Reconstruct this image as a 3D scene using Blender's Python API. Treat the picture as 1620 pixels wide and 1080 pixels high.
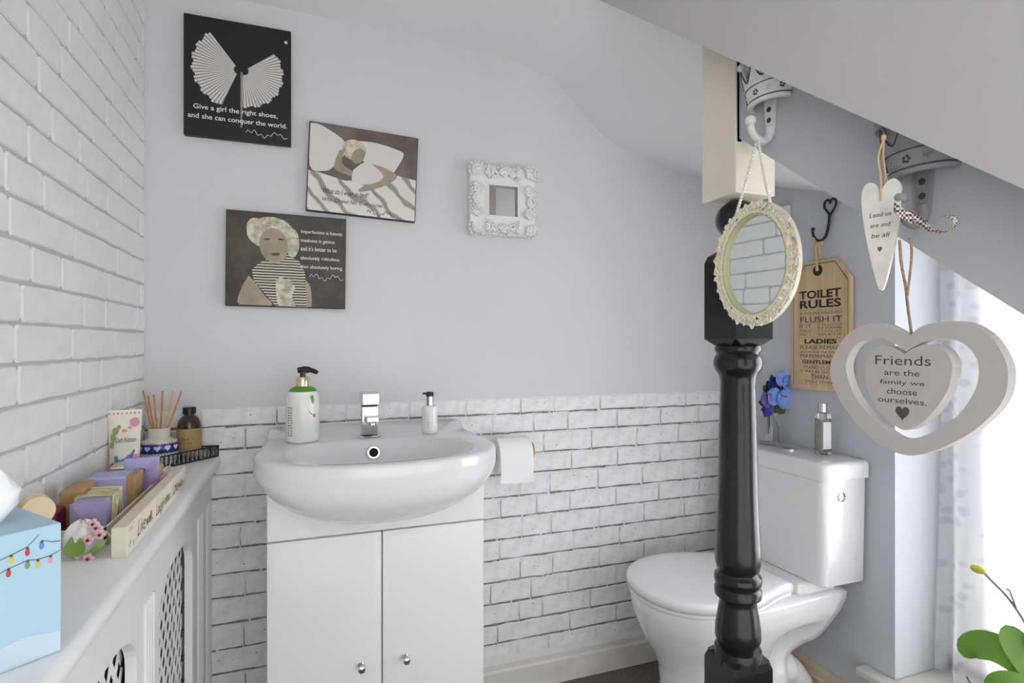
import bpy, bmesh, math, random
from mathutils import Vector, Matrix
R = math.radians
random.seed(7)
C = bpy.context.scene.collection
for o in list(bpy.data.objects): bpy.data.objects.remove(o, do_unlink=True)
sc = bpy.context.scene

# ------------------------------------------------------------------ camera, world, light, exposure
cam = bpy.data.cameras.new('camera'); camo = bpy.data.objects.new('camera', cam); C.objects.link(camo)
cam.sensor_width = 36; cam.lens = 890 / 1620 * 36; cam.shift_y = 3 / 1620; cam.clip_start = .02
camo.location = (0, 0, 1.112); camo.rotation_euler = (R(90), 0, R(-19.95)); sc.camera = camo
w = bpy.data.worlds.new('sky'); sc.world = w; w.use_nodes = True
w.node_tree.nodes['Background'].inputs[0].default_value = (.985, .99, 1, 1)
w.node_tree.nodes['Background'].inputs[1].default_value = 2.3
sun = bpy.data.lights.new('window_daylight', 'AREA'); sun.shape = 'RECTANGLE'; sun.size = 1.7; sun.size_y = 1.7
sun.energy = 112; sun.color = (.96, .98, 1)
suno = bpy.data.objects.new('window_daylight', sun); C.objects.link(suno)
suno.location = (2.6, .45, .95); suno.rotation_euler = (0, R(90), 0)
vs = sc.view_settings; vs.view_transform = 'Standard'; vs.look = 'None'; vs.exposure = 0; vs.gamma = 1; vs.use_curve_mapping = False
sc.cycles.max_bounces = 8; sc.cycles.transparent_max_bounces = 16

# ------------------------------------------------------------------ materials
def mat(name, col, rough=.5, metal=0, spec=.5, noise=None, bump=None, trans=0, coat=0, ior=1.45):
    """noise=(scale, colour2, lo, hi) mottles the colour; bump=(scale, strength)"""
    m = bpy.data.materials.new(name); m.use_nodes = True; n = m.node_tree; b = n.nodes['Principled BSDF']
    b.inputs['Base Color'].default_value = (*col, 1); b.inputs['Roughness'].default_value = rough
    b.inputs['Metallic'].default_value = metal; b.inputs['Specular IOR Level'].default_value = spec
    b.inputs['Transmission Weight'].default_value = trans; b.inputs['Coat Weight'].default_value = coat; b.inputs['IOR'].default_value = ior
    if noise or bump:
        tc = n.nodes.new('ShaderNodeTexCoord')
    if noise:
        t = n.nodes.new('ShaderNodeTexNoise'); t.inputs['Scale'].default_value = noise[0]; t.inputs['Detail'].default_value = 6
        t.inputs['Roughness'].default_value = .65
        r = n.nodes.new('ShaderNodeValToRGB'); r.color_ramp.elements[0].position = noise[2]; r.color_ramp.elements[1].position = noise[3]
        r.color_ramp.elements[0].color = (*noise[1], 1); r.color_ramp.elements[1].color = (*col, 1)
        n.links.new(tc.outputs['Object'], t.inputs['Vector']); n.links.new(t.outputs['Fac'], r.inputs[0]); n.links.new(r.outputs[0], b.inputs['Base Color'])
    if bump:
        t2 = n.nodes.new('ShaderNodeTexNoise'); t2.inputs['Scale'].default_value = bump[0]; t2.inputs['Detail'].default_value = 5
        bp = n.nodes.new('ShaderNodeBump'); bp.inputs['Strength'].default_value = bump[1]; bp.inputs['Distance'].default_value = .002
        n.links.new(tc.outputs['Object'], t2.inputs['Vector']); n.links.new(t2.outputs['Fac'], bp.inputs['Height']); n.links.new(bp.outputs[0], b.inputs['Normal'])
    return m

def stripes(name, a, b_, scale, axis='X', rough=.6, distort=0, pos=.5, kind='BANDS'):
    m = mat(name, a, rough); n = m.node_tree; tc = n.nodes.new('ShaderNodeTexCoord')
    t = n.nodes.new('ShaderNodeTexWave'); t.wave_type = kind
    if kind == 'BANDS': t.bands_direction = axis
    t.inputs['Scale'].default_value = scale; t.inputs['Distortion'].default_value = distort
    r = n.nodes.new('ShaderNodeValToRGB'); r.color_ramp.elements[0].color = (*a, 1); r.color_ramp.elements[1].color = (*b_, 1)
    r.color_ramp.elements[0].position = max(0, pos - .12); r.color_ramp.elements[1].position = min(1, pos + .12)
    n.links.new(tc.outputs['Object'], t.inputs['Vector']); n.links.new(t.outputs['Fac'], r.inputs[0])
    n.links.new(r.outputs[0], n.nodes['Principled BSDF'].inputs['Base Color']); return m

M = {}
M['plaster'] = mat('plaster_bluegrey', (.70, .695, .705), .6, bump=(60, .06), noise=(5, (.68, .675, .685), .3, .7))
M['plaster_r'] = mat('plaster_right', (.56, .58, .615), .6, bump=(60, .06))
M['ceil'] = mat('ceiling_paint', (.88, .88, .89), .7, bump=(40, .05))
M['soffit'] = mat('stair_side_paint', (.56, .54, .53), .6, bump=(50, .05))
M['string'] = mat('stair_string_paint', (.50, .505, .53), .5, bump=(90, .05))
M['lbrick'] = mat('left_wall_brick', (.90, .90, .90), .65, noise=(30, (.85, .85, .85), .3, .6), bump=(110, .35))
M['lmortar'] = mat('left_wall_mortar', (.57, .57, .58), .8)
M['bbrick'] = mat('back_wall_brick', (.88, .875, .88), .7, noise=(26, (.74, .735, .74), .32, .58), bump=(90, .2))
M['bmortar'] = mat('back_wall_mortar', (.80, .795, .80), .8, noise=(25, (.68, .675, .68), .3, .6))
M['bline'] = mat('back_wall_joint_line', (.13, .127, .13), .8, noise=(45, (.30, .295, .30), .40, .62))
M['white'] = mat('white_gloss_paint', (.84, .84, .84), .25)
M['vanity'] = mat('vanity_white', (.77, .768, .765), .22)
M['ceramic'] = mat('ceramic', (.79, .79, .795), .06, coat=.4)
M['plasticw'] = mat('white_plastic', (.86, .86, .865), .2)
M['cover'] = mat('cover_white', (.86, .86, .86), .35)
M['dark'] = mat('dark_void', (.02, .02, .02), .9)
M['cream'] = mat('cream_paint', (.80, .74, .62), .45)
M['skirt'] = mat('skirting_paint', (.74, .725, .69), .45, noise=(14, (.66, .64, .60), .3, .5))
M['pine'] = mat('bare_pine', (.62, .53, .40), .55, noise=(12, (.5, .41, .29), .3, .6))
M['carpet'] = mat('carpet', (.22, .195, .17), .95, noise=(160, (.10, .088, .075), .35, .65), bump=(260, 1))
M['black'] = mat('black_gloss_paint', (.008, .008, .009), .24, coat=.15, spec=.4, bump=(35, .25), noise=(70, (.04, .04, .04), .22, .3))
M['blackm'] = mat('black_metal', (.015, .015, .016), .45)
M['blackp'] = mat('black_plastic', (.015, .015, .016), .3)
M['chrome'] = mat('chrome', (.62, .62, .635), .1, 1)
M['gold'] = mat('pale_gold', (.85, .70, .45), .18, 1)
M['glass'] = mat('clear_glass', (1, 1, 1), .02, trans=1)
M['mirror'] = mat('mirror_silver', (.9, .92, .92), .01, 1)
M['amber'] = mat('amber_glass', (.035, .016, .007), .08, coat=.5)
M['kraft'] = mat('kraft_paper', (.45, .31, .15), .8, noise=(60, (.38, .25, .11), .3, .7))
M['creamw'] = mat('cream_wood', (.74, .69, .54), .5)
M['creamface'] = mat('cream_print_face', (.86, .82, .68), .5)
M['palewood'] = mat('pale_wood', (.72, .56, .34), .5, noise=(9, (.62, .45, .25), .3, .7))
M['tagwood'] = mat('tag_wood', (.62, .46, .27), .55)
n_ = M['tagwood'].node_tree; tc_ = n_.nodes.new('ShaderNodeTexCoord'); mp_ = n_.nodes.new('ShaderNodeMapping'); mp_.inputs['Scale'].default_value = (60, 60, 3)
nz_ = n_.nodes.new('ShaderNodeTexNoise'); nz_.inputs['Scale'].default_value = 1; nz_.inputs['Detail'].default_value = 3
rp_ = n_.nodes.new('ShaderNodeValToRGB'); rp_.color_ramp.elements[0].color = (.56, .40, .21, 1); rp_.color_ramp.elements[1].color = (.70, .54, .33, 1)
rp_.color_ramp.elements[0].position = .3; rp_.color_ramp.elements[1].position = .7
n_.links.new(tc_.outputs['Object'], mp_.inputs[0]); n_.links.new(mp_.outputs[0], nz_.inputs['Vector']); n_.links.new(nz_.outputs['Fac'], rp_.inputs[0]); n_.links.new(rp_.outputs[0], n_.nodes['Principled BSDF'].inputs['Base Color'])
M['orangewood'] = mat('orange_wood', (.50, .23, .07), .4)
M['reed'] = mat('reed_orange', (.60, .27, .06), .6); M['reed2'] = mat('reed_pale', (.74, .52, .22), .6)
M['twine'] = mat('twine', (.58, .42, .22), .9); M['twine2'] = mat('brown_twine', (.24, .15, .10), .9, noise=(120, (.42, .28, .17), .4, .6))
M['ink'] = mat('ink_dark', (.03, .022, .018), .7); M['inkb'] = mat('ink_brown', (.22, .10, .07), .7); M['inkw'] = mat('ink_white', (.82, .81, .78), .6)
M['inkg'] = mat('ink_grey', (.10, .085, .07), .7)
M['black_print'] = mat('black_print', (.012, .011, .012), .35); M['dark_edge'] = mat('dark_block_edge', (.015, .013, .012), .5)
M['tone_w'] = mat('print_pale', (.70, .68, .64), .4); M['tone_m'] = mat('print_mid', (.28, .25, .22), .4); M['tone_d'] = mat('print_dark', (.07, .062, .052), .4)
M['tone_bed'] = mat('print_headboard', (.22, .17, .14), .4, noise=(14, (.09, .07, .06), .3, .7))
M['sheet'] = stripes('print_sheet', (.74, .71, .66), (.33, .29, .25), 9, 'DIAGONAL', .4, 6, .8)
M['pleat'] = stripes('print_pleats', (.70, .68, .62), (.36, .34, .30), 45, 'X', .4, 1.0, .55)
M['jumper'] = stripes('print_stripes', (.62, .58, .46), (.03, .027, .022), 42, 'Z', .4, 1.2, .5)
M['hair'] = mat('print_fair_hair', (.70, .66, .52), .4, noise=(45, (.30, .26, .18), .35, .6)); M['skin'] = mat('print_skin_tone', (.44, .38, .28), .4, noise=(12, (.26, .22, .15), .3, .7))
M['sepia'] = mat('print_sepia_dark', (.035, .026, .022), .35, noise=(7, (.10, .10, .06), .3, .55))
M['resin'] = mat('white_resin', (.86, .85, .83), .45, bump=(60, .3))
M['hookw'] = mat('distressed_white', (.72, .71, .69), .5, noise=(70, (.30, .29, .29), .22, .30)); M['hookg'] = mat('grey_iron_paint', (.27, .27, .28), .5, noise=(60, (.16, .16, .17), .28, .4))
M['hookline'] = mat('dark_worn_line', (.05, .05, .055), .6)
M['ivory'] = mat('ivory_enamel', (.76, .72, .57), .3, noise=(50, (.60, .56, .38), .3, .5)); M['olive'] = mat('olive_rim', (.46, .46, .26), .35)
M['pearl'] = mat('pearl_bead', (.82, .78, .68), .15, coat=.5)
M['mdf'] = mat('greige_paint', (.50, .465, .435), .5); M['mdfedge'] = mat('white_heart_edge', (.82, .80, .78), .5)
M['washwood'] = mat('whitewashed_wood', (.74, .71, .66), .6, noise=(25, (.62, .58, .52), .3, .6))
M['paper'] = mat('toilet_paper', (.88, .88, .88), .9, bump=(220, .5)); M['tissue'] = mat('tissue_paper', (.87, .88, .89), .9)
M['card'] = mat('cardboard', (.55, .42, .28), .9)
M['skyblue'] = mat('tissue_box_blue', (.36, .56, .69), .5, noise=(3, (.45, .64, .75), .3, .7)); M['snow'] = mat('tissue_box_snow', (.56, .68, .78), .5)
M['red'] = mat('print_red', (.55, .05, .05), .5); M['yellow'] = mat('print_yellow', (.75, .50, .08), .5); M['blue'] = mat('print_blue', (.10, .25, .62), .5); M['pink'] = mat('print_pink', (.75, .30, .42), .5)
M['green'] = mat('print_green', (.16, .34, .09), .5); M['navy'] = mat('cobalt_glaze', (.015, .035, .27), .15, coat=.4); M['stone'] = mat('cream_glaze', (.76, .72, .64), .15, coat=.4)
M['lav'] = mat('lavender_paper', (.32, .26, .50), .5, noise=(12, (.45, .40, .62), .3, .7)); M['lavbox'] = mat('lavender_card', (.36, .37, .68), .5, noise=(8, (.50, .47, .72), .3, .7))
M['brownbox'] = mat('brown_card', (.44, .26, .12), .6); M['raffia'] = mat('raffia', (.66, .60, .36), .7, noise=(60, (.40, .38, .18), .3, .5))
M['dusk'] = mat('dusk_print', (.42, .32, .55), .4, noise=(25, (.10, .07, .16), .38, .55)); M['tin'] = mat('pewter_tin', (.55, .52, .46), .3, .6)
M['crimson'] = mat('crimson_card', (.22, .012, .04), .5); M['heartwood'] = mat('cream_wood_heart', (.80, .66, .43), .5)
M['porcelain'] = mat('porcelain', (.85, .83, .80), .15, coat=.4); M['leafp'] = mat('painted_leaf', (.22, .36, .08), .25); M['petalp'] = mat('porcelain_pink', (.78, .50, .52), .25)
M['soapw'] = mat('pearly_bottle', (.83, .82, .79), .25, coat=.3); M['leafg'] = mat('bottle_green', (.09, .32, .02), .4); M['lotion'] = mat('clear_bottle_lotion', (.82, .82, .80), .12, coat=.5)
M['oil'] = mat('scent_liquid', (.74, .76, .64), .05, trans=.6); M['labelw'] = mat('white_label', (.86, .86, .88), .6)
M['petalb'] = mat('petal_light_blue', (.25, .40, .80), .6); M['petaln'] = mat('petal_deep_blue', (.05, .05, .35), .6); M['petalv'] = mat('petal_violet', (.22, .14, .42), .6); M['fol'] = mat('foliage_green', (.06, .13, .035), .55); M['stem'] = mat('flower_stem', (.12, .14, .06), .6)
M['orchid'] = mat('orchid_leaf', (.16, .33, .05), .3); M['bud'] = mat('orchid_bud', (.55, .58, .06), .4); M['spike'] = mat('orchid_spike', (.20, .15, .24), .5); M['terra'] = mat('terracotta', (.60, .26, .12), .7)
M['refract_tone'] = mat('rib_refraction_tone', (.06, .06, .06), .15); M['stone_sill'] = mat('sill_paint', (.60, .575, .54), .5)  # first colour imitates dark bands refracted by the clear tray ribs
# gingham
g = mat('gingham', (.7, .66, .6), .8); n = g.node_tree; tcg = n.nodes.new('ShaderNodeTexCoord'); ck = n.nodes.new('ShaderNodeTexChecker'); ck.inputs['Scale'].default_value = 330
ck.inputs['Color1'].default_value = (.10, .05, .045, 1); ck.inputs['Color2'].default_value = (.72, .68, .62, 1)
n.links.new(tcg.outputs['Object'], ck.inputs[0]); n.links.new(ck.outputs[0], n.nodes['Principled BSDF'].inputs['Base Color']); M['gingham'] = g
# sheer curtain: thin cloth that lets daylight through, faint printed rosettes
cu = bpy.data.materials.new('sheer_curtain'); cu.use_nodes = True; n = cu.node_tree; n.nodes.clear()
o_ = n.nodes.new('ShaderNodeOutputMaterial'); d_ = n.nodes.new('ShaderNodeBsdfDiffuse'); t_ = n.nodes.new('ShaderNodeBsdfTranslucent'); p_ = n.nodes.new('ShaderNodeBsdfTransparent')
mx = n.nodes.new('ShaderNodeMixShader'); m2 = n.nodes.new('ShaderNodeMixShader'); mx.inputs[0].default_value = .6; m2.inputs[0].default_value = .36
tcc = n.nodes.new('ShaderNodeTexCoord'); mpc = n.nodes.new('ShaderNodeMapping'); mpc.inputs['Scale'].default_value = (0, 1, 1); vo = n.nodes.new('ShaderNodeTexVoronoi'); vo.inputs['Scale'].default_value = 30
vr = n.nodes.new('ShaderNodeValToRGB'); vr.color_ramp.elements[0].color = (.74, .74, .79, 1); vr.color_ramp.elements[1].color = (.9, .9, .92, 1); vr.color_ramp.elements[0].position = .25; vr.color_ramp.elements[1].position = .42
n.links.new(tcc.outputs['Object'], mpc.inputs[0]); n.links.new(mpc.outputs[0], vo.inputs['Vector']); n.links.new(vo.outputs['Distance'], vr.inputs[0])
n.links.new(vr.outputs[0], d_.inputs[0]); n.links.new(vr.outputs[0], t_.inputs[0])
n.links.new(d_.outputs[0], mx.inputs[1]); n.links.new(t_.outputs[0], mx.inputs[2]); n.links.new(mx.outputs[0], m2.inputs[1]); n.links.new(p_.outputs[0], m2.inputs[2]); n.links.new(m2.outputs[0], o_.inputs[0]); M['curtain'] = cu

# ------------------------------------------------------------------ helpers
def obj(name, bm, material, parent=None, smooth=False, loc=None, rot=None):
    me = bpy.data.meshes.new(name)
    if isinstance(bm, bmesh.types.BMesh):
        bmesh.ops.recalc_face_normals(bm, faces=bm.faces[:]); bm.to_mesh(me); bm.free()
    else: me = bm
    for m in (material if isinstance(material, (list, tuple)) else [material]): me.materials.append(M[m] if isinstance(m, str) else m)
    if smooth:
        for p in me.polygons: p.use_smooth = True
        if smooth != 'all': me.set_sharp_from_angle(angle=R(38))
    o = bpy.data.objects.new(name, me); C.objects.link(o)
    if parent: o.parent = parent
    if loc: o.location = loc
    if rot: o.rotation_euler = rot
    return o
def tag(o, label=None, cat=None, group=None, kind=None):
    if label: o['label'] = label
    if cat: o['category'] = cat
    if group: o['group'] = group
    if kind: o['kind'] = kind
    return o
def thing(name, label, cat, loc=(0, 0, 0), rz=0, group=None, rot=None):
    o = bpy.data.objects.new(name, None); C.objects.link(o); o.empty_display_size = .03
    o.location = loc; o.rotation_euler = rot or (0, 0, rz); return tag(o, label, cat, group)
def box(bm, x0, x1, y0, y1, z0, z1, bev=0, seg=2):
    b2 = bmesh.new(); bmesh.ops.create_cube(b2, size=1)
    for v in b2.verts: v.co = Vector(((x0 + x1) / 2 + v.co.x * (x1 - x0), (y0 + y1) / 2 + v.co.y * (y1 - y0), (z0 + z1) / 2 + v.co.z * (z1 - z0)))
    if bev: bmesh.ops.bevel(b2, geom=b2.edges[:], offset=bev, segments=seg, affect='EDGES', profile=.5)
    return join(bm, b2)
def join(bm, b2):
    vs_ = [bm.verts.new(v.co) for v in b2.verts]; b2.verts.index_update()
    for f in b2.faces:
        try: nf = bm.faces.new([vs_[v.index] for v in f.verts]); nf.material_index = f.material_index
        except ValueError: pass
    b2.free(); return bm
def nb(): return bmesh.new()
def bbox(*a, **k): return box(nb(), *a, **k)
def loft(rings, cap0=True, cap1=True, closed=True, bm=None):
    bm = bm or nb(); V = [[bm.verts.new(p) for p in r] for r in rings]; n = len(rings[0])
    for a, b in zip(V, V[1:]):
        for i in range(n if closed else n - 1):
            j = (i + 1) % n
            try: bm.faces.new((a[i], a[j], b[j], b[i]))
            except ValueError: pass
    if cap0 and closed: bm.faces.new(V[0][::-1])
    if cap1 and closed: bm.faces.new(V[-1])
    return bm
def lathe(prof, n=28, cx=0, cy=0, bm=None, axis='z', cap0=True, cap1=True):
    rings = []
    for r, z in prof:
        ring = []
        for i in range(n):
            a = 2 * math.pi * i / n; p = (r * math.cos(a), r * math.sin(a), z)
            if axis == 'y': p = (p[0], p[2], p[1])
            if axis == 'x': p = (p[2], p[0], p[1])
            ring.append((p[0] + cx, p[1] + cy, p[2]))
        rings.append(ring)
    return loft(rings, cap0, cap1, bm=bm)
def tube(pts, r, n=8, bm=None, cap=True):
    pts = [Vector(p) for p in pts]; rings = []; up = Vector((0, 0, 1))
    t0 = (pts[1] - pts[0]).normalized(); nrm = t0.orthogonal().normalized()
    for i, p in enumerate(pts):
        t = (pts[min(i + 1, len(pts) - 1)] - pts[max(i - 1, 0)]).normalized()
        nrm = (nrm - t * nrm.dot(t)).normalized(); bn = t.cross(nrm)
        rr = r[i] if isinstance(r, (list, tuple)) else r
        rings.append([p + (nrm * math.cos(2 * math.pi * k / n) + bn * math.sin(2 * math.pi * k / n)) * rr for k in range(n)])
    return loft(rings, cap, cap, bm=bm)
def smooth_path(P, k=6):
    P = [Vector(p) for p in P]; out = []
    for i in range(len(P) - 1):
        p0, p1, p2, p3 = P[max(i - 1, 0)], P[i], P[i + 1], P[min(i + 2, len(P) - 1)]
        for j in range(k):
            t = j / k
            out.append(.5 * ((2 * p1) + (p2 - p0) * t + (2 * p0 - 5 * p1 + 4 * p2 - p3) * t * t + (3 * p1 - p0 - 3 * p2 + p3) * t ** 3))
    return out + [P[-1]]
def prism(poly, y0, y1, bm=None, holes=()):
    """poly in local x,z; extruded from y0 (front) to y1; holes are polys too"""
    bm = bm or nb()
    if not holes:
        a = [bm.verts.new((p[0], y0, p[1])) for p in poly]; b = [bm.verts.new((p[0], y1, p[1])) for p in poly]
        bm.faces.new(a); bm.faces.new(b[::-1])
        for i in range(len(poly)): j = (i + 1) % len(poly); bm.faces.new((a[j], a[i], b[i], b[j]))
        return bm
    for y in (y0, y1):
        b2 = nb()
        for pl in (poly, *holes):
            v = [b2.verts.new((p[0], y, p[1])) for p in pl]
            for i in range(len(v)): b2.edges.new((v[i], v[(i + 1) % len(v)]))
        bmesh.ops.triangle_fill(b2, use_beauty=True, use_dissolve=False, edges=b2.edges[:])
        join(bm, b2)
    for pl in (poly, *holes):
        a = [bm.verts.new((p[0], y0, p[1])) for p in pl]; b = [bm.verts.new((p[0], y1, p[1])) for p in pl]
        for i in range(len(pl)): j = (i + 1) % len(pl); bm.faces.new((a[j], a[i], b[i], b[j]))
    bmesh.ops.remove_doubles(bm, verts=bm.verts[:], dist=1e-6); return bm
def flat(polys, y, bm=None):
    bm = bm or nb()
    for i, pl in enumerate(polys): bm.faces.new([bm.verts.new((p[0], y - i * .00004, p[1])) for p in pl])
    return bm
def ell(cx, cz, rx, rz, n=24, rot=0):
    return [(cx + rx * math.cos(2 * math.pi * i / n) * math.cos(rot) - rz * math.sin(2 * math.pi * i / n) * math.sin(rot), cz + rx * math.cos(2 * math.pi * i / n) * math.sin(rot) + rz * math.sin(2 * math.pi * i / n) * math.cos(rot)) for i in range(n)]
def heart(cx, cz, w_, h_, n=48):
    out = []
    for i in range(n):
        t = 2 * math.pi * i / n; x = 16 * math.sin(t) ** 3; z = 13 * math.cos(t) - 5 * math.cos(2 * t) - 2 * math.cos(3 * t) - math.cos(4 * t)
        out.append((cx + x / 32 * w_, cz + (z + 2.5) / 29 * h_))
    return out
def text(name, body, material, parent, loc, width=None, size=.02, rot=(R(90), 0, 0), bold=0, shear=0, align='CENTER', height=None):
    cu_ = bpy.data.curves.new(name, 'FONT'); cu_.body = body; cu_.size = size; cu_.align_x = align; cu_.offset = bold; cu_.shear = shear; cu_.resolution_u = 3
    t = bpy.data.objects.new(name, cu_); C.objects.link(t)
    dg = bpy.context.evaluated_depsgraph_get(); me = bpy.data.meshes.new_from_object(t.evaluated_get(dg)); bpy.data.objects.remove(t)
    xs = [v.co.x for v in me.vertices]; ys = [v.co.y for v in me.vertices]
    if xs and width:
        k = width / (max(xs) - min(xs)); ky = height / (max(ys) - min(ys)) if height else k
        for v in me.vertices: v.co.x *= k; v.co.y *= ky
    return obj(name, me, material, parent, loc=loc, rot=rot)
def ico(bm, c, r, sub=1, sc_=(1, 1, 1)):
    bmesh.ops.create_icosphere(bm, subdivisions=sub, radius=r, matrix=Matrix.Translation(c) @ Matrix.Diagonal((*sc_, 1))); return bm
def jig(a): return random.uniform(-a, a)

# ------------------------------------------------------------------ setting
D = 1.70; XL = -.401; XR = 1.5
YN = -.55     # open end of the room behind the photographer
# ceiling profile: high on the left, sweeping down to a low shelf over the toilet
CP = [(-.42, 2.06), (-.17, 2.051), (.2, 2.044), (.45, 2.034), (.574, 2.025), (.66, 2.010), (.75, 1.983), (.80, 1.95), (.842, 1.913), (.89, 1.868), (.938, 1.83), (1.0, 1.797), (1.062, 1.773), (1.192, 1.745), (1.328, 1.723), (1.52, 1.712)]
CPs = smooth_path([(x, 0, z) for x, z in CP], 4)
def ceil_z(x, z, y):
    s_ = min(max((x - .75) / .55, 0), 1); s_ = s_ * s_ * (3 - 2 * s_); return z - .33 * s_ * min(1.7 - y, .62)
rings = []
ysteps = [1.72, 1.7, 1.6, 1.5, 1.4, 1.3, 1.2, 1.1, 1.05, .8, .4, 0, YN]
bm = loft([[(p.x, y, ceil_z(p.x, p.z, min(y, 1.7))) for p in CPs] for y in ysteps], closed=False)
tag(obj('ceiling', bm, 'ceil', smooth='all'), 'pale ceiling sweeping down in a curve to the low end over the toilet', kind='structure')
tag(obj('floor', bbox(XL - .02, XR + .25, YN, D + .05, -.05, 0), 'carpet'), 'brown grey carpet floor', kind='structure')
wb = tag(obj('wall_back', bbox(XL - .1, XR + .2, D, D + .1, 0, 2.2), 'plaster'), 'blue grey plaster back wall above a white brick-patterned lower half', kind='structure')
obj('mortar_ground', bbox(XL, XR, D - .0012, D + .01, .06, .937), 'bmortar', wb)
wl = tag(obj('wall_left', bbox(XL - .1, XL, YN, D + .1, 0, 2.2), 'lmortar'), 'white brick left wall', kind='structure')
WY0, WY1, WZ0, WZ1 = .08, 1.082, .175, 1.50
bm = nb(); box(bm, XR, XR + .2, WY1, D + .1, 0, 2.2); box(bm, XR, XR + .2, YN, WY0, 0, 2.2); box(bm, XR, XR + .2, WY0, WY1, 0, WZ0); box(bm, XR, XR + .2, WY0, WY1, WZ1, 2.2)
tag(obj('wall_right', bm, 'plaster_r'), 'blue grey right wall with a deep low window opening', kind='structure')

# bricks -----------------------------------------------------------
def brick_mesh(w_, h_, depth, line=True, jit=.0014, rnd=.004):
    """local: x along course, z up, front at -y; origin lower left"""
    P = []
    nx = max(3, int(w_ / .035))
    P += [(rnd + (w_ - 2 * rnd) * i / nx, jig(jit)) for i in range(nx + 1)]
    P += [(w_ + jig(jit), rnd + jig(jit * .5)), (w_ + jig(jit), h_ * .5), (w_ + jig(jit), h_ - rnd)]
    P += [(w_ - rnd - (w_ - 2 * rnd) * i / nx, h_ + jig(jit)) for i in range(nx + 1)]
    P += [(jig(jit), h_ - rnd), (jig(jit), h_ * .5), (jig(jit), rnd)]
    bm = nb(); cx, cz = w_ / 2, h_ / 2; ins = .0016
    def inset(p): return (p[0] + (ins if p[0] < cx else -ins), p[1] + (ins if p[1] < cz else -ins))
    a = [bm.verts.new((p[0], 0, p[1])) for p in P]; b = [bm.verts.new((inset(p)[0], -depth, inset(p)[1])) for p in P]
    bm.faces.new(b)
    for i in range(len(P)): j = (i + 1) % len(P); bm.faces.new((a[i], a[j], b[j], b[i]))
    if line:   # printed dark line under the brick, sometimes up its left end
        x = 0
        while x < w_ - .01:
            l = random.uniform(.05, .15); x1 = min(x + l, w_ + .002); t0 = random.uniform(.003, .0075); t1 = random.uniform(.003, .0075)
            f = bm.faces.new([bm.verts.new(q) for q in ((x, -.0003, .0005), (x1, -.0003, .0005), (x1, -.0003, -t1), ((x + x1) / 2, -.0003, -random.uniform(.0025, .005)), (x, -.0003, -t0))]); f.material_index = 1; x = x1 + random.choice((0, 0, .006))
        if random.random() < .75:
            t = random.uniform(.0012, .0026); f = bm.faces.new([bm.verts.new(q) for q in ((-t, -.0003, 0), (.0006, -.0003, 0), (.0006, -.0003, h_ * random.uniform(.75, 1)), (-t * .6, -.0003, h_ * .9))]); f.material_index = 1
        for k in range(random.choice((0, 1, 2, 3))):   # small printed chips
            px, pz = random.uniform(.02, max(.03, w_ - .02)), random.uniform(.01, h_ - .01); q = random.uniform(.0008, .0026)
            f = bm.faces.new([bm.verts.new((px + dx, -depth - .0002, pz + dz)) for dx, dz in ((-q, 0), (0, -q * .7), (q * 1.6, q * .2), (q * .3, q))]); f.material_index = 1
    return bm
ROWZ = [.937, .884, .822, .754, .690, .6185, .553, .4845, .420, .350, .281, .216, .155, .105]
JX = {1: [-.27, -.083, .104, .285, .462, .644, .76, .934, 1.109, 1.284, 1.45], 2: [-.341, -.163, .012, .19, .368, .547, .69, .812, .999, 1.176, 1.339], 3: [-.24, -.06, .12, .30, .48, .725, .901, 1.079, 1.251, 1.43],
      4: [-.162, .01, .19, .37, .56, .65, .826, 1.001, 1.174, 1.348], 5: [-.26, -.08, .10, .28, .46, .64, .747, .926, 1.101, 1.272, 1.44], 6: [-.175, .0, .18, .36, .576, .70, .819, .995, 1.168, 1.342],
      7: [-.27, -.09, .10, .28, .46, .648, .752, .931, 1.108, 1.277, 1.45], 8: [-.162, .01, .19, .38, .574, .833, 1.009, 1.179, 1.35], 9: [-.26, -.08, .10, .28, .46, .643, .757, .93, 1.107, 1.28, 1.45], 10: [-.166, .01, .19, .37, .542, .68, .812, .997, 1.17, 1.345],
      11: [-.27, -.09, .10, .28, .46, .639, .721, .897, 1.07, 1.25, 1.43], 12: [-.163, .01, .19, .38, .566, .82, .997, 1.17, 1.345], 13: [-.27, -.09, .10, .28, .46, .636, .743, .92, 1.09, 1.27, 1.44]}
for k in range(1, 14):
    zt, zb = ROWZ[k - 1], ROWZ[k]; J = [XL] + JX[k] + [XR]
    for a, b in zip(J, J[1:]):
        if b - a < .02: continue
        if a > -.05 and b < .40 and zb < .80: continue       # wholly behind the vanity
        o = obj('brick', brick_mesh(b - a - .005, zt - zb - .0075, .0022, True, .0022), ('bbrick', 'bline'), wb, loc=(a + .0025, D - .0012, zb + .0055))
LZ0, LH = 1.5695, .0611
JL = {-5: [1.43, 1.668], -4: [1.28, 1.404, 1.635], -3: [1.22, 1.467, 1.609], -2: [1.26, 1.379, 1.625], -1: [1.205, 1.442, 1.56], 0: [1.049, 1.174, 1.404, 1.654], 1: [1.085, 1.324, 1.448, 1.69], 2: [1.136, 1.255, 1.501], 3: [1.051, 1.293, 1.41, 1.654], 4: [.982, 1.105, 1.343, 1.58], 5: [.993, 1.231, 1.474, 1.59], 6: [1.063, 1.176, 1.418, 1.663], 7: [1.03, 1.276, 1.396, 1.63], 8: [1.01, 1.22, 1.465, 1.606], 9: [1.02, 1.257, 1.37, 1.619], 10: [1.198, 1.428, 1.553], 11: [1.043, 1.171, 1.327, 1.57], 12: [1.10, 1.34, 1.46, 1.69]}
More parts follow.
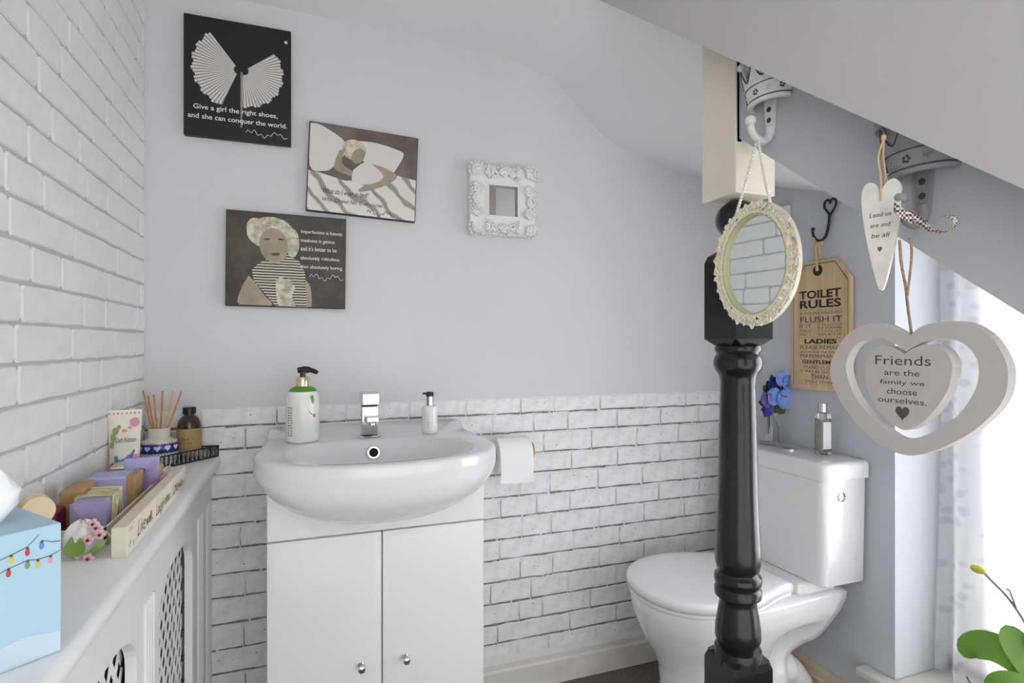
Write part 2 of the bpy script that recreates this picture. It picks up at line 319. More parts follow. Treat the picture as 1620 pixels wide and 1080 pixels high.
for k in range(-7, 13):
    zt = LZ0 - (k - 1) * LH; J = list(JL.get(k, [1.2, 1.32, 1.56])); alt = True
    zb = zt - LH
    while J[0] > .45: J.insert(0, J[0] - (.243 if alt or random.random() < .5 else .12)); alt = not alt
    J.append(D)
    for a, b in zip(J, J[1:]):
        if b - a < .015: continue
        # course k lies between lines k-1 (top) and k (bottom)
        o = obj('brick', brick_mesh(b - a - .0055, LH - .0055, .0035, False, .0012, .006), 'lbrick', wl, loc=(XL, b - .0028, zb + .0028), rot=(0, 0, R(-90)))
        o.rotation_euler = (0, 0, R(90)); o.location = (XL, a + .0028, zb + .0028)
# skirting, sill, window ------------------------------------------
def skirt_prof(): return [(0, 0), (.018, 0), (.018, .072), (.014, .080), (.013, .096), (.009, .104), (.004, .112), (0, .114)]
bm = loft([[(x, D - d, z) for d, z in skirt_prof()] for x in (.42, XR)]); tag(obj('baseboard_back', bm, 'skirt'), 'scuffed cream skirting board under the brick-patterned wall', kind='structure')
bm = loft([[(XR - d, y, z) for d, z in skirt_prof()] for y in (-.3, D)]); tag(obj('baseboard_right', bm, 'pine'), 'bare pine skirting board behind the toilet', kind='structure')
win = thing('window_1', 'low window with white frame and deep sill in the right wall', None, (XR + .2, .58, WZ0)); win['kind'] = 'structure'
bm = nb(); x0, x1 = .0, .05
for (y0, y1, z0, z1) in ((WY0, WY0 + .05, WZ0, WZ1), (WY1 - .11, WY1 + .02, WZ0, WZ1), (WY0, WY1, WZ0, WZ0 + .06), (WY0, WY1, WZ1 - .05, WZ1), (.56, .60, WZ0, WZ1)): box(bm, x0, x1, y0 - .58, y1 - .58, z0 - WZ0, z1 - WZ0, .004)  # far stile made extra wide to keep backlight off the first curtain fold
obj('window_frame', bm, 'white', win)
for a, b in ((WY0 + .05, .56), (.60, WY1 - .11)): obj('pane', bbox(.02, .024, a - .58, b - .58, .06, WZ1 - WZ0 - .05), 'glass', win)
bm = bbox(-.245, .0, WY0 - .06 - .58, WY1 - .58 + .0, 0, .024, .005); box(bm, -.245, -.2, WY1 - .58 - .01, WY1 + .085 - .58, 0, .024, .005)
obj('window_sill', bm, 'stone_sill', win)

# staircase over the right-hand side ------------------------------
SL = .79
def sl(y, y0, z0): return z0 + SL * (y - y0)
bm = nb(); P = [(.812, sl(.812, .82, 1.487)), (.812, sl(.812, .82, 1.487) + .30), (-.5, sl(-.5, .82, 1.487) + .30), (-.5, sl(-.5, .82, 1.487))]
for x in (.73, .765): bm.faces.new([bm.verts.new((x, y, z)) for y, z in P])
bm.verts.ensure_lookup_table()
for i in range(4): j = (i + 1) % 4; bm.faces.new((bm.verts[i], bm.verts[j], bm.verts[4 + j], bm.verts[4 + i]))
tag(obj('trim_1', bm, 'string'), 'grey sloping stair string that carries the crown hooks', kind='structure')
bm = nb(); P = [(1.36, sl(1.36, .355, 1.267)), (1.36, 2.2), (-.5, 2.2), (-.5, sl(-.5, .355, 1.267))]
for x in (.655, .675): bm.faces.new([bm.verts.new((x, y, z)) for y, z in P])
bm.verts.ensure_lookup_table()
for i in range(4): j = (i + 1) % 4; bm.faces.new((bm.verts[i], bm.verts[j], bm.verts[4 + j], bm.verts[4 + i]))
for v in bm.verts:
    if v.co.x < .66: v.co.x = .673
    else: v.co.x = .69
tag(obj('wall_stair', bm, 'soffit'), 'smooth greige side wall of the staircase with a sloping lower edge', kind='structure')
tag(obj('gap_shade', bbox(.7255, .735, .8125, .8205, 1.475, 1.80), 'hookg'), 'narrow dark strip standing in for the shaded gap where the string meets the post casing', kind='structure')  # solid strip coloured dark for the shade in the gap
pc = thing('post_casing', 'cream boxed drop post sitting on the black newel ball', 'post', (.767, .86, 1.384))
obj('casing_box', bbox(-.045, .046, -.0475, .045, 0, .58, .002), 'cream', pc)

# ------------------------------------------------------------------ newel post
np_ = thing('newel_post', 'turned black gloss newel post with ball finial in front of the toilet', 'post', (.769, .8595, 0))
Zp = lambda y: 1.112 - (y - 543) * .0012035
hw = .0435
def newel_block(zt, zb, ct, cb):
    rr = []
    def sq(h_, z, ch): # octagon-ish square with chamfer ch
        k = h_ - ch; return [(k, -h_, z), (h_, -k, z), (h_, k, z), (k, h_, z), (-k, h_, z), (-h_, k, z), (-h_, -k, z), (-k, -h_, z)]
    L = []
    if cb: L += [sq(hw * .82, zb, hw * .3), sq(hw, zb + cb, .0015)]
    else: L += [sq(hw, zb, .0015)]
    if ct: L += [sq(hw, zt - ct, .0015), sq(hw * .97, zt - ct * .4, .008), sq(hw * .78, zt, hw * .3)]
    else: L += [sq(hw, zt, .0015)]
    return loft(L)
obj('base_block', newel_block(Zp(1028), 0, .022, 0), 'black', np_)
sp = [(.030, Zp(1034)), (37, 1045), (37.5, 1030), (36, 1022), (30, 1019), (33, 1014), (35.6, 1005), (35, 990), (32, 970), (29.5, 955), (28.5, 946), (30, 943), (36, 940), (36.6, 930), (35, 926), (33, 924), (36, 920), (37, 914), (36, 908), (31, 904), (30, 902), (33, 898), (35.6, 885), (35.4, 870), (34, 840), (32, 800), (30.3, 740), (29, 680), (28, 640), (27.2, 610), (27.4, 602), (29, 594), (33, 588), (36.5, 582), (37.8, 576), (37.6, 570), (36, 564), (34, 561), (33, 559), (35.5, 555), (36.5, 551), (35, 547), (29, 544), (29, 538)]
prof = [((r * .001165) if r > 1 else r, Zp(z) if z > 2 else z) for r, z in sp]
prof = [(.030, Zp(1046)), (.0435, Zp(1044))] + prof[2:]
obj('turned_shaft', lathe(prof, 36), 'black', np_, smooth=True)
obj('top_block', newel_block(Zp(398), Zp(546), .020, .012), 'black', np_)
obj('neck', lathe([(.018, Zp(402)), (.030, Zp(398)), (.031, Zp(393)), (.022, Zp(387)), (.018, Zp(383)), (.018, Zp(376))], 28), 'black', np_, smooth=True)
bm = nb(); bmesh.ops.create_uvsphere(bm, u_segments=32, v_segments=20, radius=1, matrix=Matrix.Translation((0, 0, (1.310 + 1.3835) / 2)) @ Matrix.Diagonal((.041, .041, (1.3835 - 1.310) / 2, 1)))
obj('ball_finial', bm, 'black', np_, smooth=True)

# ------------------------------------------------------------------ vanity and basin
VX, F = .166, 1.36
va = thing('vanity_unit', 'white gloss vanity cabinet with two doors under the basin', 'cabinet', (VX, F, 0))
for x0, x1 in ((-.25, -.234), (.234, .25)): obj('side_panel', bbox(x0, x1, .019, .335, 0, .80, .001, 1), 'vanity', va)
obj('back_panel', bbox(-.234, .234, .327, .335, 0, .68), 'vanity', va); obj('base_panel', bbox(-.234, .234, .02, .327, .10, .116), 'vanity', va)
obj('fascia', bbox(-.252, .252, 0, .019, .6685, .80, .003), 'vanity', va)
for s_ in (-1, 1):
    x0, x1 = (-.252, -.0012) if s_ < 0 else (.0012, .252)
    bm = nb(); b0 = .013
    ring = lambda d, y: [(x0 + d, y, .10 + d), (x1 - d, y, .10 + d), (x1 - d, y, .666 - d), (x0 + d, y, .666 - d)]
    bm = loft([ring(0, .019), ring(0, .003), ring(.0012, .0010), ring(.003, .0006), ring(b0, -.0022), ring(b0 + .004, -.0028)])
    d = obj('door', bm, 'vanity', va, smooth=True)
    kx = .117 - VX if s_ < 0 else .220 - VX
    obj('knob', lathe([(.0065, 0), (.0065, -.002), (.0045, -.004), (.0045, -.012), (.0075, -.017), (.0085, -.022), (.0075, -.026), (.002, -.0275)], 20, axis='y'), 'chrome', d, smooth=True, loc=(kx, -.002, .361))
obj('plinth', bbox(-.245, .245, .04, .3, .0, .10), 'vanity', va)

ba = thing('washbasin', 'glossy white ceramic washbasin with bulging bowl on the vanity', 'basin', (VX, 1.345, 0))
BZ = .865
out = []   # plan outline, local about bowl centre (x, y)
half = [(0, -.175), (.04, -.1745), (.08, -.170), (.12, -.161), (.16, -.147), (.20, -.125), (.23, -.098), (.255, -.062), (.272, -.022), (.279, .012), (.280, .040), (.276, .10), (.272, .17), (.268, .25), (.265, .325), (.255, .345), (.20, .347), (.10, .347), (0, .347)]
hs = [Vector((a, b, 0)) for a, b in half]
hs = smooth_path(hs, 3)
out = [(p.x, p.y) for p in hs] + [(-p.x, p.y) for p in hs[-2:0:-1]]
nO = len(out)
def rayring(rx, ry, cy=0, e=2.0, cyo=0):
    rr = []
    for (x, y) in out:
        a = math.atan2(y - cyo, x); ca, sa = math.cos(a), math.sin(a)
        k = 1 / ((abs(ca) / rx) ** e + (abs(sa) / ry) ** e) ** (1 / e); rr.append((k * ca, cy + k * sa))
    return rr
def ringz(r2, z): return [(x, y, z(x, y) if callable(z) else z) for x, y in r2]
def sc2(k, d=0): return [(x * (1 - d / max(.05, math.hypot(x, y))), y * (1 - d / max(.05, math.hypot(x, y)))) for x, y in out]
def topz(x, y):
    z = BZ
    if y > .26: z += .017 * min(1, (y - .26) / .035)
    return z
rim = [(x * .985, y * .985 if y < .2 else y) for x, y in out]
rings = []
for q, z in ((.05, .772), (.35, .776), (.62, .788), (.80, .806), (.91, .830), (.965, .849)):
    rings.append(ringz(rayring(.208 * q, .148 * q, 0, 2.15), z))
rings.append(ringz(rayring(.208, .148, 0, 2.15), .859)); rings.append(ringz(rayring(.214, .154, 0, 2.2), BZ - .0015)); 
mid = [((a[0] + b[0]) / 2, (a[1] + b[1]) / 2) for a, b in zip(rayring(.217, .157, 0, 2.2), sc2(1, .012))]
rings.append(ringz(rayring(.219, .159, 0, 2.2), topz)); rings.append(ringz(mid, topz)); rings.append(ringz(sc2(1, .020), topz)); rings.append(ringz(sc2(1, .010), lambda x, y: topz(x, y) - .0006)); rings.append(ringz(sc2(1, .0035), lambda x, y: topz(x, y) - .0035)); rings.append(ringz(out, lambda x, y: topz(x, y) - .010))
fr_ = lambda x, y: max(0, min(1, (-y - .02) / .12))
rings.append([(x * (1 - .004 * fr_(x, y)), y * (1 - .006 * fr_(x, y)), BZ - .026) for x, y in out]); rings.append([(x * (1 - .012 * fr_(x, y)), y * (1 - .022 * fr_(x, y)), BZ - .044) for x, y in out])
# underside: wings stay thin, the bowl swells down to the cabinet front
def under(q, z):
    rr = []
    for (x, y), e_ in zip(out, rayring(.258, .172, 0, 2.0)):
        f_ = fr_(x, y); ox, oy = x * (1 - .012 * f_), y * (1 - .022 * f_)
        t = min(1, q * 2.2) * (1 - f_); px = ox + (e_[0] - ox) * t; py = oy + (e_[1] - oy) * t if y < .05 else min(oy, .25)
        k = math.sqrt(max(0, 1 - q * q * .985)); rr.append((px * k, py * k if y < .05 else min(py, .25)))
    return [(x, y, z) for x, y in rr]
for q in (.10, .22, .36, .50, .64, .77, .88, .96, 1.0): rings.append(under(q, BZ - .044 - .118 * q))
obj('bowl', loft(rings, True, True), 'ceramic', ba, smooth='all')
ov = obj('overflow_ring', lathe([(.0105, 0), (.0165, -.001), (.0172, -.004), (.0155, -.006), (.0115, -.006), (.0105, -.003), (.0105, .004)], 24, axis='y', cap0=False, cap1=False), 'chrome', ba, smooth=True, loc=(-.008, .130, .832), rot=(R(-18), 0, 0))
obj('overflow_hole', lathe([(.011, .002), (.011, .004)], 20, axis='y'), 'dark', ov)
obj('drain', lathe([(.006, 0), (.020, .001), (.021, .003), (.012, .004)], 24), 'chrome', ba, smooth=True, loc=(0, .01, .771))
# tap
tp = thing('mixer_tap', 'square chrome mixer tap on the basin deck', 'tap', (.152, 1.528, BZ + .0008))
obj('base', bbox(-.027, .027, -.027, .027, 0, .006, .0025), 'chrome', tp)
obj('tap_body', bbox(-.0215, .0215, -.0215, .0215, .006, .083, .003), 'chrome', tp)
bm = bbox(-.016, .016, -.085, -.015, .046, .064, .004); obj('spout', bm, 'chrome', tp); obj('aerator', lathe([(.010, 0), (.011, -.006), (.010, -.010)], 18), 'chrome', tp, smooth=True, loc=(0, -.07, .046))
obj('collar', bbox(-.019, .019, -.019, .019, .083, .086), 'dark', tp)
obj('lever', bbox(-.022, .022, -.040, .022, .086, .118, .003), 'chrome', tp)
# bottles on basin
b1 = thing('soap_pump', 'large pearly white pump bottle with green shoulder on the basin', 'bottle', (-.012, 1.515, BZ + .0008), R(-6))
obj('body', lathe([(.036, 0), (.0395, .003), (.0405, .01), (.0405, .105), (.039, .117), (.034, .126)], 36), 'soapw', b1, smooth=True)
obj('shoulder', lathe([(.0342, .126), (.029, .133), (.020, .138), (.016, .139)], 36), 'leafg', b1, smooth=True)
obj('collar', lathe([(.0165, .139), (.0165, .160), (.015, .162), (.010, .162)], 28), 'gold', b1, smooth=True)
obj('pump_stem', lathe([(.007, .162), (.007, .176)], 16), 'blackp', b1, smooth=True)
obj('pump_head', tube(smooth_path([(-.012, 0, .178), (0, 0, .180), (.018, 0, .179), (.036, -.004, .172)]), [.0075] * 6 + [.0085] * 6 + [.006] * 5 + [.0045] * 2, 10), 'blackp', b1, smooth=True)
def on_cyl(o_bm, polys, r, mi=0):
    for pl in polys:
        f = o_bm.faces.new([o_bm.verts.new((r * math.sin(u / r), -r * math.cos(u / r), z)) for u, z in pl]); f.material_index = mi
    return o_bm
bm = on_cyl(nb(), [[(-.036 + jig(.001), .018 + i * .0062), (-.0225 + jig(.002), .018 + i * .0062), (-.0225, .0205 + i * .0062), (-.036, .0205 + i * .0062)] for i in range(12)], .0409); obj('small_print', bm, 'inkg', b1)
bm = on_cyl(nb(), [[(.030, .066), (.035, .062), (.037, .068), (.034, .073)]], .0409); obj('printed_bloom', bm, 'red', b1)
bm = on_cyl(nb(), [[(.018, .080), (.0193, .080), (.025, .073), (.031, .0695), (.0305, .068), (.024, .071)]], .0409); obj('printed_stalk', bm, 'inkb', b1)
bm = on_cyl(nb(), [[(.022, .116), (.031, .118), (.034, .105), (.030, .094), (.026, .102)]], .0412); obj('printed_leaf', bm, 'leafg', b1)
b2_ = thing('lotion_pump', 'small clear lotion pump bottle with black cap on the basin', 'bottle', (.315, 1.53, BZ + .0008), 0)
obj('body', lathe([(.019, 0), (.021, .003), (.0215, .008), (.0215, .068), (.019, .074), (.011, .077)], 30), 'lotion', b2_, smooth=True)
obj('neck_sleeve', lathe([(.0095, .077), (.0095, .101), (.007, .102)], 20), 'chrome', b2_, smooth=True)
bm = lathe([(.0105, .102), (.0105, .111), (.009, .1135), (.002, .114)], 20); box(bm, -.020, 0, -.005, .005, .1065, .1125, .002); obj('pump_cap', bm, 'blackp', b2_, smooth=True)
obj('small_print', on_cyl(nb(), [[(-.010, .018 + i * .007), (.005 + jig(.004), .018 + i * .007), (.005, .020 + i * .007), (-.010, .020 + i * .007)] for i in range(5)], .0218), 'inkg', b2_)
# toilet roll and holder
th = thing('roll_holder', 'wooden toilet roll holder with round ends on the brick-patterned wall', 'holder', (.578, 1.60, .785))
obj('rod', lathe([(.012, -.066), (.012, .066)], 16, axis='x'), 'orangewood', th, smooth=True)
for s_ in (-1, 1): obj('end_disc', lathe([(.024, s_ * .056), (.027, s_ * .058), (.027, s_ * .066), (.024, s_ * .068)], 28, axis='x'), 'orangewood', th, smooth=True)
obj('wall_arm', bbox(-.062, -.054, 0, .0965, -.010, .010, .002), 'orangewood', th)
tr = thing('toilet_roll', 'white quilted toilet roll hanging on the wooden holder', 'toilet roll', (.578, 1.60, .777))
obj('roll', lathe([(.019, -.052), (.052, -.052), (.054, -.050), (.054, .050), (.052, .052), (.019, .052)], 40, axis='x', cap0=False, cap1=False), 'paper', tr, smooth=True)
obj('core', lathe([(.019, -.0515), (.019, .0515)], 28, axis='x', cap0=False, cap1=False), 'card', tr, smooth=True)
pts = [(-.055 * math.cos(a), .055 * math.sin(a)) for a in [R(70 - 10 * i) for i in range(8)]] + [(-.0555, -.02), (-.0548, -.045), (-.0555, -.074)]
obj('hanging_sheet', loft([[(x, y, z) for y, z in pts] for x in (-.051, -.02, .01, .051)], closed=False), 'paper', tr, smooth='all')

# ------------------------------------------------------------------ toilet
to = thing('toilet', 'white close-coupled toilet with closed lid against the right wall', 'toilet', (1.10, 1.35, 0))
def egg(xf, xb, hw_, z, wr, n=48, e=2.2, xm=None):
    """front half-ellipse then sides running to a back of half-width wr"""
    xm = xm if xm is not None else xf + min(.21, (xb - xf) * .45); P = []
    for i in range(n // 2 + 1):
        a = -math.pi / 2 - math.pi * i / (n // 2) ; ca, sa = math.cos(a), math.sin(a)
        P.append((xm + (xm - xf) * math.copysign(abs(ca) ** (2 / e), ca), hw_ * math.copysign(abs(sa) ** (2 / e), sa)))
    m = n // 4
    def side(s_): return [(xm + (xb - xm) * t, s_ * (hw_ + (wr - hw_) * (t * t * (3 - 2 * t)))) for t in [i / m for i in range(1, m + 1)]]
    up = side(1); dn = side(-1)[::-1]
    return [(x - 1.10, y, z) for x, y in P + up + dn]
KR = [(0, .945, 1.31, .105, .085), (.06, .945, 1.31, .103, .085), (.14, .95, 1.315, .098, .085), (.19, .945, 1.335, .106, .095), (.235, .925, 1.375, .122, .108), (.29, .895, 1.42, .148, .128), (.34, .876, 1.448, .166, .145), (.375, .868, 1.465, .172, .15), (.395, .868, 1.468, .172, .15), (.402, .880, 1.46, .160, .143)]
rings = []
for (a, b) in zip(KR, KR[1:]):
    for k in range(4): q = [x + (y - x) * k / 4 for x, y in zip(a, b)]; rings.append(egg(q[1], q[2], q[3], q[0], q[4]))
rings.append(egg(.880, 1.46, .160, .402, .143))
def hollow(p):
    x, y, z = p; u = (x - .205) / .085; zt = .315 - .25 * max(0, .02 - (x - .205)) * .6; v = (z - (zt - .075)) / .075
    if abs(u) < 1 and -1.3 < v < 1: k = (1 - u * u) * (1 - max(0, v) ** 6) * (1 - (max(0, -v) / 1.3) ** 2); y -= math.copysign(min(.045, abs(y)) * k, y)
    return (x, y, z)
obj('pan', loft([[hollow(p) for p in r] for r in rings]), 'ceramic', to, smooth='all')
bm = bbox(.20, .345, -.135, .135, .385, .434, .012, 3); obj('cistern_seat', bm, 'ceramic', to, smooth=True)
def lidring(z, d, xb=1.282): return egg(.860 + d, xb - d, .187 - d, z, .135 - d, 56, 2.25, xm=1.075)
obj('seat', loft([lidring(.402, .010), lidring(.403, .004), lidring(.411, .004), lidring(.412, .008)]), 'plasticw', to, smooth=True)
obj('lid', loft([lidring(.4135, .005), lidring(.414, .0), lidring(.432, .0), lidring(.438, .003), lidring(.441, .010), lidring(.443, .04), lidring(.4436, .09)]), 'plasticw', to, smooth='all')
def tank(z, dx, dy): return [(x, y, z) for x, y in rrect(.23 + dx, .393, -.188 + dy, .186 - dy, .022)]
def rrect(x0, x1, y0, y1, r, n=6):
    P = []
    for cx, cy, a0 in ((x1 - .004, y1 - .004, 0), (x0 + r, y1 - r, 90), (x0 + r, y0 + r, 180), (x1 - .004, y0 + .004, 270)):
        q = r if cx < (x0 + x1) / 2 else .004
        P += [(cx + q * math.cos(R(a0 + 90 * i / n)), cy + q * math.sin(R(a0 + 90 * i / n))) for i in range(n + 1)]
    return P
obj('cistern', loft([tank(.432, .012, .010), tank(.437, .006, .006), tank(.58, .003, .003), tank(.730, 0, 0)]), 'ceramic', to, smooth=True)
def lidr(z, d): return [(x, y, z) for x, y in rrect(.222 + d, .395, -.198 + d, .195 - d, .024)]
obj('cistern_lid', loft([lidr(.731, .006), lidr(.733, 0), lidr(.768, 0), lidr(.775, .003), lidr(.779, .010), lidr(.780, .02)]), 'ceramic', to, smooth=True)
bt = obj('flush_button', lathe([(.023, 0), (.023, .004), (.020, .006), (.012, .0065)], 28), 'chrome', to, smooth=True, loc=(.318, .01, .780))
obj('side_cap', lathe([(.0135, .004), (.0135, -.002), (.011, -.003), (.010, -.001)], 24, axis='y'), 'chrome', to, smooth=True, loc=(.30, -.187, .683))
obj('trap_pipe', tube(smooth_path([(.20, 0, .12), (.26, 0, .12), (.30, 0, .10), (.325, 0, .07), (.34, 0, .052)]), .046, 20), 'plasticw', to, smooth=True)
obj('trap_collar', lathe([(.050, 0), (.052, .004), (.052, .03), (.050, .034)], 28, axis='x'), 'blackp', to, smooth=True, loc=(.215, 0, .12))
obj('pan_connector', lathe([(.052, 0), (.054, .004), (.054, .04), (.050, .045)], 28, axis='x'), 'plasticw', to, smooth=True, loc=(.245, 0, .12))

# vase with flowers, scent bottle on the cistern
vz = thing('flower_vase', 'small clear glass bottle vase holding blue flowers on the cistern', 'vase', (1.452, 1.478, .780))
obj('glass_bottle', lathe([(.0, .0), (.029, .0), (.0305, .004), (.0305, .052), (.027, .066), (.018, .082), (.0145, .092), (.0145, .108), (.0165, .110), (.0145, .111), (.0125, .108), (.0125, .092), (.016, .082), (.025, .066), (.0285, .052), (.0285, .006), (.0, .004)], 28, cap0=False, cap1=False), 'glass', vz, smooth=True)
fl = [(-.045, .150, 'petalv', .022), (-.004, .190, 'petaln', .028), (.020, .150, 'petalb', .030), (.036, .146, 'petalb', .024), (.012, .218, 'petalb', .024), (.040, .200, 'petalb', .022), (.052, .185, 'petalv', .026), (-.035, .112, 'petaln', .020), (-.02, .158, 'petalb', .024), (.028, .178, 'petalv', .02)]
for i, (u, z, m, r) in enumerate(fl):
    y = -.02 + jig(.014)
    s_ = obj('flower_stem', tube(smooth_path([(jig(.008), jig(.008), .03), (u * .1, 0, .10), (u * .5, y * .5, z * .8), (u, y, z - .004)], 4), .0011, 6), 'stem', vz)
    bm = nb(); npet = 9 if m != 'petalb' else 6
    for k in range(npet):
        a = 2 * math.pi * k / npet; ca, sa = math.cos(a), math.sin(a); rr = r * random.uniform(1.0, 1.3)
        cen = Vector((u, y, z)); d = Vector((ca, -.35, sa)); t = Vector((-sa, 0, ca)) * rr * (.36 if npet == 9 else .5); up = Vector((0, -.2, 0)) * rr
        q = [cen, cen + d * rr * .55 + t, cen + d * rr * .95 + t * .7 + up, cen + d * rr + up, cen + d * rr * .95 - t * .7 + up, cen + d * rr * .55 - t]
        bm.faces.new([bm.verts.new(p) for p in q])
    ico(bm, (u, y - .003, z), r * .22, 1)
    obj('flower', bm, m, vz)
for (u, z, du, dz, m) in ((.045, .150, .030, .012, 'fol'), (-.02, .120, -.045, .006, 'fol'), (.02, .118, .05, -.002, 'fol'), (-.03, .175, -.03, .03, 'fol'), (.06, .165, .03, .0, 'fol'), (0, .200, -.012, .04, 'fol'), (.03, .20, .01, .035, 'fol'), (-.045, .165, -.025, .012, 'fol'), (0, .125, .03, -.006, 'fol'), (.03, .14, .055, .02, 'fol'), (-.03, .14, -.05, .012, 'fol'), (.01, .13, .045, .0, 'fol'), (.05, .18, .025, .02, 'fol'), (-.02, .19, -.02, .03, 'fol')):
    p0 = Vector((u * .6, -.012, z - .01)); p1 = p0 + Vector((du, -.012, dz)); wv = Vector((-dz, 0, du)).normalized() * .013
    bm = nb(); bm.faces.new([bm.verts.new(p) for p in (p0, p0.lerp(p1, .35) + wv, p0.lerp(p1, .75) + wv * .7, p1, p0.lerp(p1, .75) - wv * .7, p0.lerp(p1, .35) - wv)]); obj('leaf', bm, m, vz)
sb = thing('scent_bottle', 'square clear scent bottle with silver cap on the cistern', 'bottle', (1.452, 1.268, .780), R(-8))
obj('glass_bottle', bbox(-.0165, .0165, -.0165, .0165, 0, .124, .003), 'glass', sb)
obj('liquid', bbox(-.0135, .0135, -.0135, .0135, .008, .105, .002), 'oil', sb)
obj('label', bbox(-.0135, .0135, -.0175, -.0172, .018, .098), 'labelw', sb)
obj('cap', lathe([(.0125, .126), (.0135, .127), (.0135, .152), (.0125, .153)], 28), 'chrome', sb, smooth=True)
obj('dip_tube', tube([(0, 0, .008), (0, 0, .126)], .001, 6), 'labelw', sb)

# ------------------------------------------------------------------ radiator cover with shelf
rc = thing('radiator_cover', 'white radiator cover with arched lattice grilles and a shelf top', 'radiator cover', (XL, 1.0, 0))
S = .808
px = -.243 - XL
def cov(poly_list, x0, x1, holes=()): # plane y,z -> use prism in (x=-y) frame rotated
    b = prism(poly_list, x0, x1, holes=holes)
    for v in b.verts: v.co = Vector((-v.co.y, v.co.x, v.co.z))   # local: x=depth out, y along wall
    return b
def arch(y0, y1, zt, zb):
    P = [(y0, zb), (y1, zb)]; cx, rx = (y0 + y1) / 2, (y1 - y0) / 2; rz = .07
    P += [(cx + rx * math.copysign(abs(math.cos(a)) ** .75, math.cos(a)), zt - rz + rz * math.sin(a)) for a in [math.pi * i / 16 for i in range(17)]]; return P
yo = 1.0
gr = [(.69 - yo, .995 - yo), (1.13 - yo, 1.43 - yo)]
front = [(-.75, .06), (.698, .06), (.698, S - .03), (-.75, S - .03)]
obj('front_panel', cov(front, -px, -(px - .016), holes=[arch(a, b, .695, .16) for a, b in gr]), 'cover', rc)
for a, b in gr:
    obj('grille_shade', bbox(px - .05, px - .045, a - .02, b + .02, .12, .72), 'dark', rc)  # near-black board added to paint the shade inside the cover
    for fam in (1, -1):
        L = []; stp = .036; y = a - .62
        while y < b + .62:
            zl, zh = .14, .715; slope = fam * 1.5
            pts = [(y + fam * 0, zl), (y + (zh - zl) / 1.5 * fam, zh)]
            # clip to opening band
            (ya, za), (yb, zb) = pts
            lo, hi = a - .008, b + .008; tt = []
            t0, t1 = 0, 1; dy = yb - ya
            ta, tb_ = sorted(((lo - ya) / dy, (hi - ya) / dy)); t0, t1 = max(0, ta), min(1, tb_)
            if t1 - t0 > .02: L.append(((ya + dy * t0, za + (zb - za) * t0), (ya + dy * t1, za + (zb - za) * t1)))
            y += stp
        for (p, q) in L:
            d = Vector((q[0] - p[0], q[1] - p[1])).normalized(); nn = Vector((-d.y, d.x)) * .0064
            x0 = px - (.0215 if fam > 0 else .0222)
            pl = [(p[0] + nn.x, p[1] + nn.y), (q[0] + nn.x, q[1] + nn.y), (q[0] - nn.x, q[1] - nn.y), (p[0] - nn.x, p[1] - nn.y)]
            obj('lattice_strip', cov(pl, -(x0), -(x0 - .0007)), 'cover', rc)
for yc in (1.0625 - yo, 1.52 - yo, 1.64 - yo):
    for k in range(4):
        obj('flute', bbox(px - .001, px + .0035, yc - .03 + k * .016, yc - .022 + k * .016, .12, .70, .0015, 1), 'cover', rc)
obj('mantel_moulding', loft([[(px - .002, y, S - .05), (px + .004, y, S - .05), (px + .010, y, S - .036), (px + .012, y, S - .028), (px - .002, y, S - .028)] for y in (-.75, .698)]), 'cover', rc)
sh = [(0, S - .028), (.170, S - .028), (.178, S - .024), (.181, S - .016), (.181, S - .012), (.178, S - .004), (.172, S), (0, S)]
obj('shelf_top', loft([[(x, y, z) for x, z in sh] for y in (-.75, .698)]), 'cover', rc, smooth=True)

# ------------------------------------------------------------------ things on the shelf
S0 = S
# tissue box
tb = thing('tissue_box', 'pale blue tissue box printed with a string of coloured fairy lights', 'tissue box', (-.229, .675, S0), R(90 - 50.8))
Wb, Hb = .118, .127     # local +x along front face away to the right; box occupies x -W..0 , y 0..W (back-left)
obj('carton', bbox(-Wb, 0, 0, Wb, 0, Hb, .0012), 'skyblue', tb)
obj('printed_snow', flat([[(-Wb + .001, .002), (-.001, .002), (-.001, .020), (-.03, .027), (-.06, .022), (-.09, .030), (-Wb + .001, .024)]], -.0004), 'snow', tb)
bm = nb()
for P in ([(-Wb, .100), (-.08, .103), (-.05, .104), (-.039, .107), (-.027, .111), (-.018, .120)], [(-.016, .114), (-.008, .110), (-.001, .109)], [(-Wb, .080), (-.08, .085), (-.055, .090), (-.041, .095), (-.027, .098), (-.019, .0965), (-.009, .097), (-.001, .100)]):
    for a, b in zip(P, P[1:]): bm.faces.new([bm.verts.new((x, -.0005, z)) for x, z in ((a[0], a[1]), (b[0], b[1]), (b[0], b[1] + .0007), (a[0], a[1] + .0007))])
obj('printed_cord', bm, 'inkg', tb)
for m, u, z in (('red', -.027, .109), ('blue', -.016, .112), ('yellow', -.039, .106), ('green', -.027, .097), ('yellow', -.019, .095), ('pink', -.009, .096), ('red', -.041, .094), ('blue', -.06, .088), ('red', -.058, .103), ('yellow', -.085, .083)):
    spots = [(u, z)]
    obj('printed_bulb', flat([ell(u, z - .003, .0019, .0034, 12) for u, z in spots], -.0006), m, tb)
    obj('printed_bulb_cap', flat([ell(u, z + .0008, .0013, .0014, 8) for u, z in spots], -.0008), 'inkg', tb)
bm = nb()
for (u, v, a) in ((-.085, .045, .3), (-.06, .05, 2.6), (-.03, .09, 1.2), (-.10, .09, .2), (-.075, .038, 1.0)): bm.faces.new([bm.verts.new((u + .012 * math.cos(a + k) * (1 if i % 2 else .5), v + .012 * math.sin(a + k) * (1 if i % 2 else .5), Hb + .0005)) for i, k in enumerate([j * math.pi / 4 for j in range(8)])])
obj('printed_sprig', bm, 'green', tb)
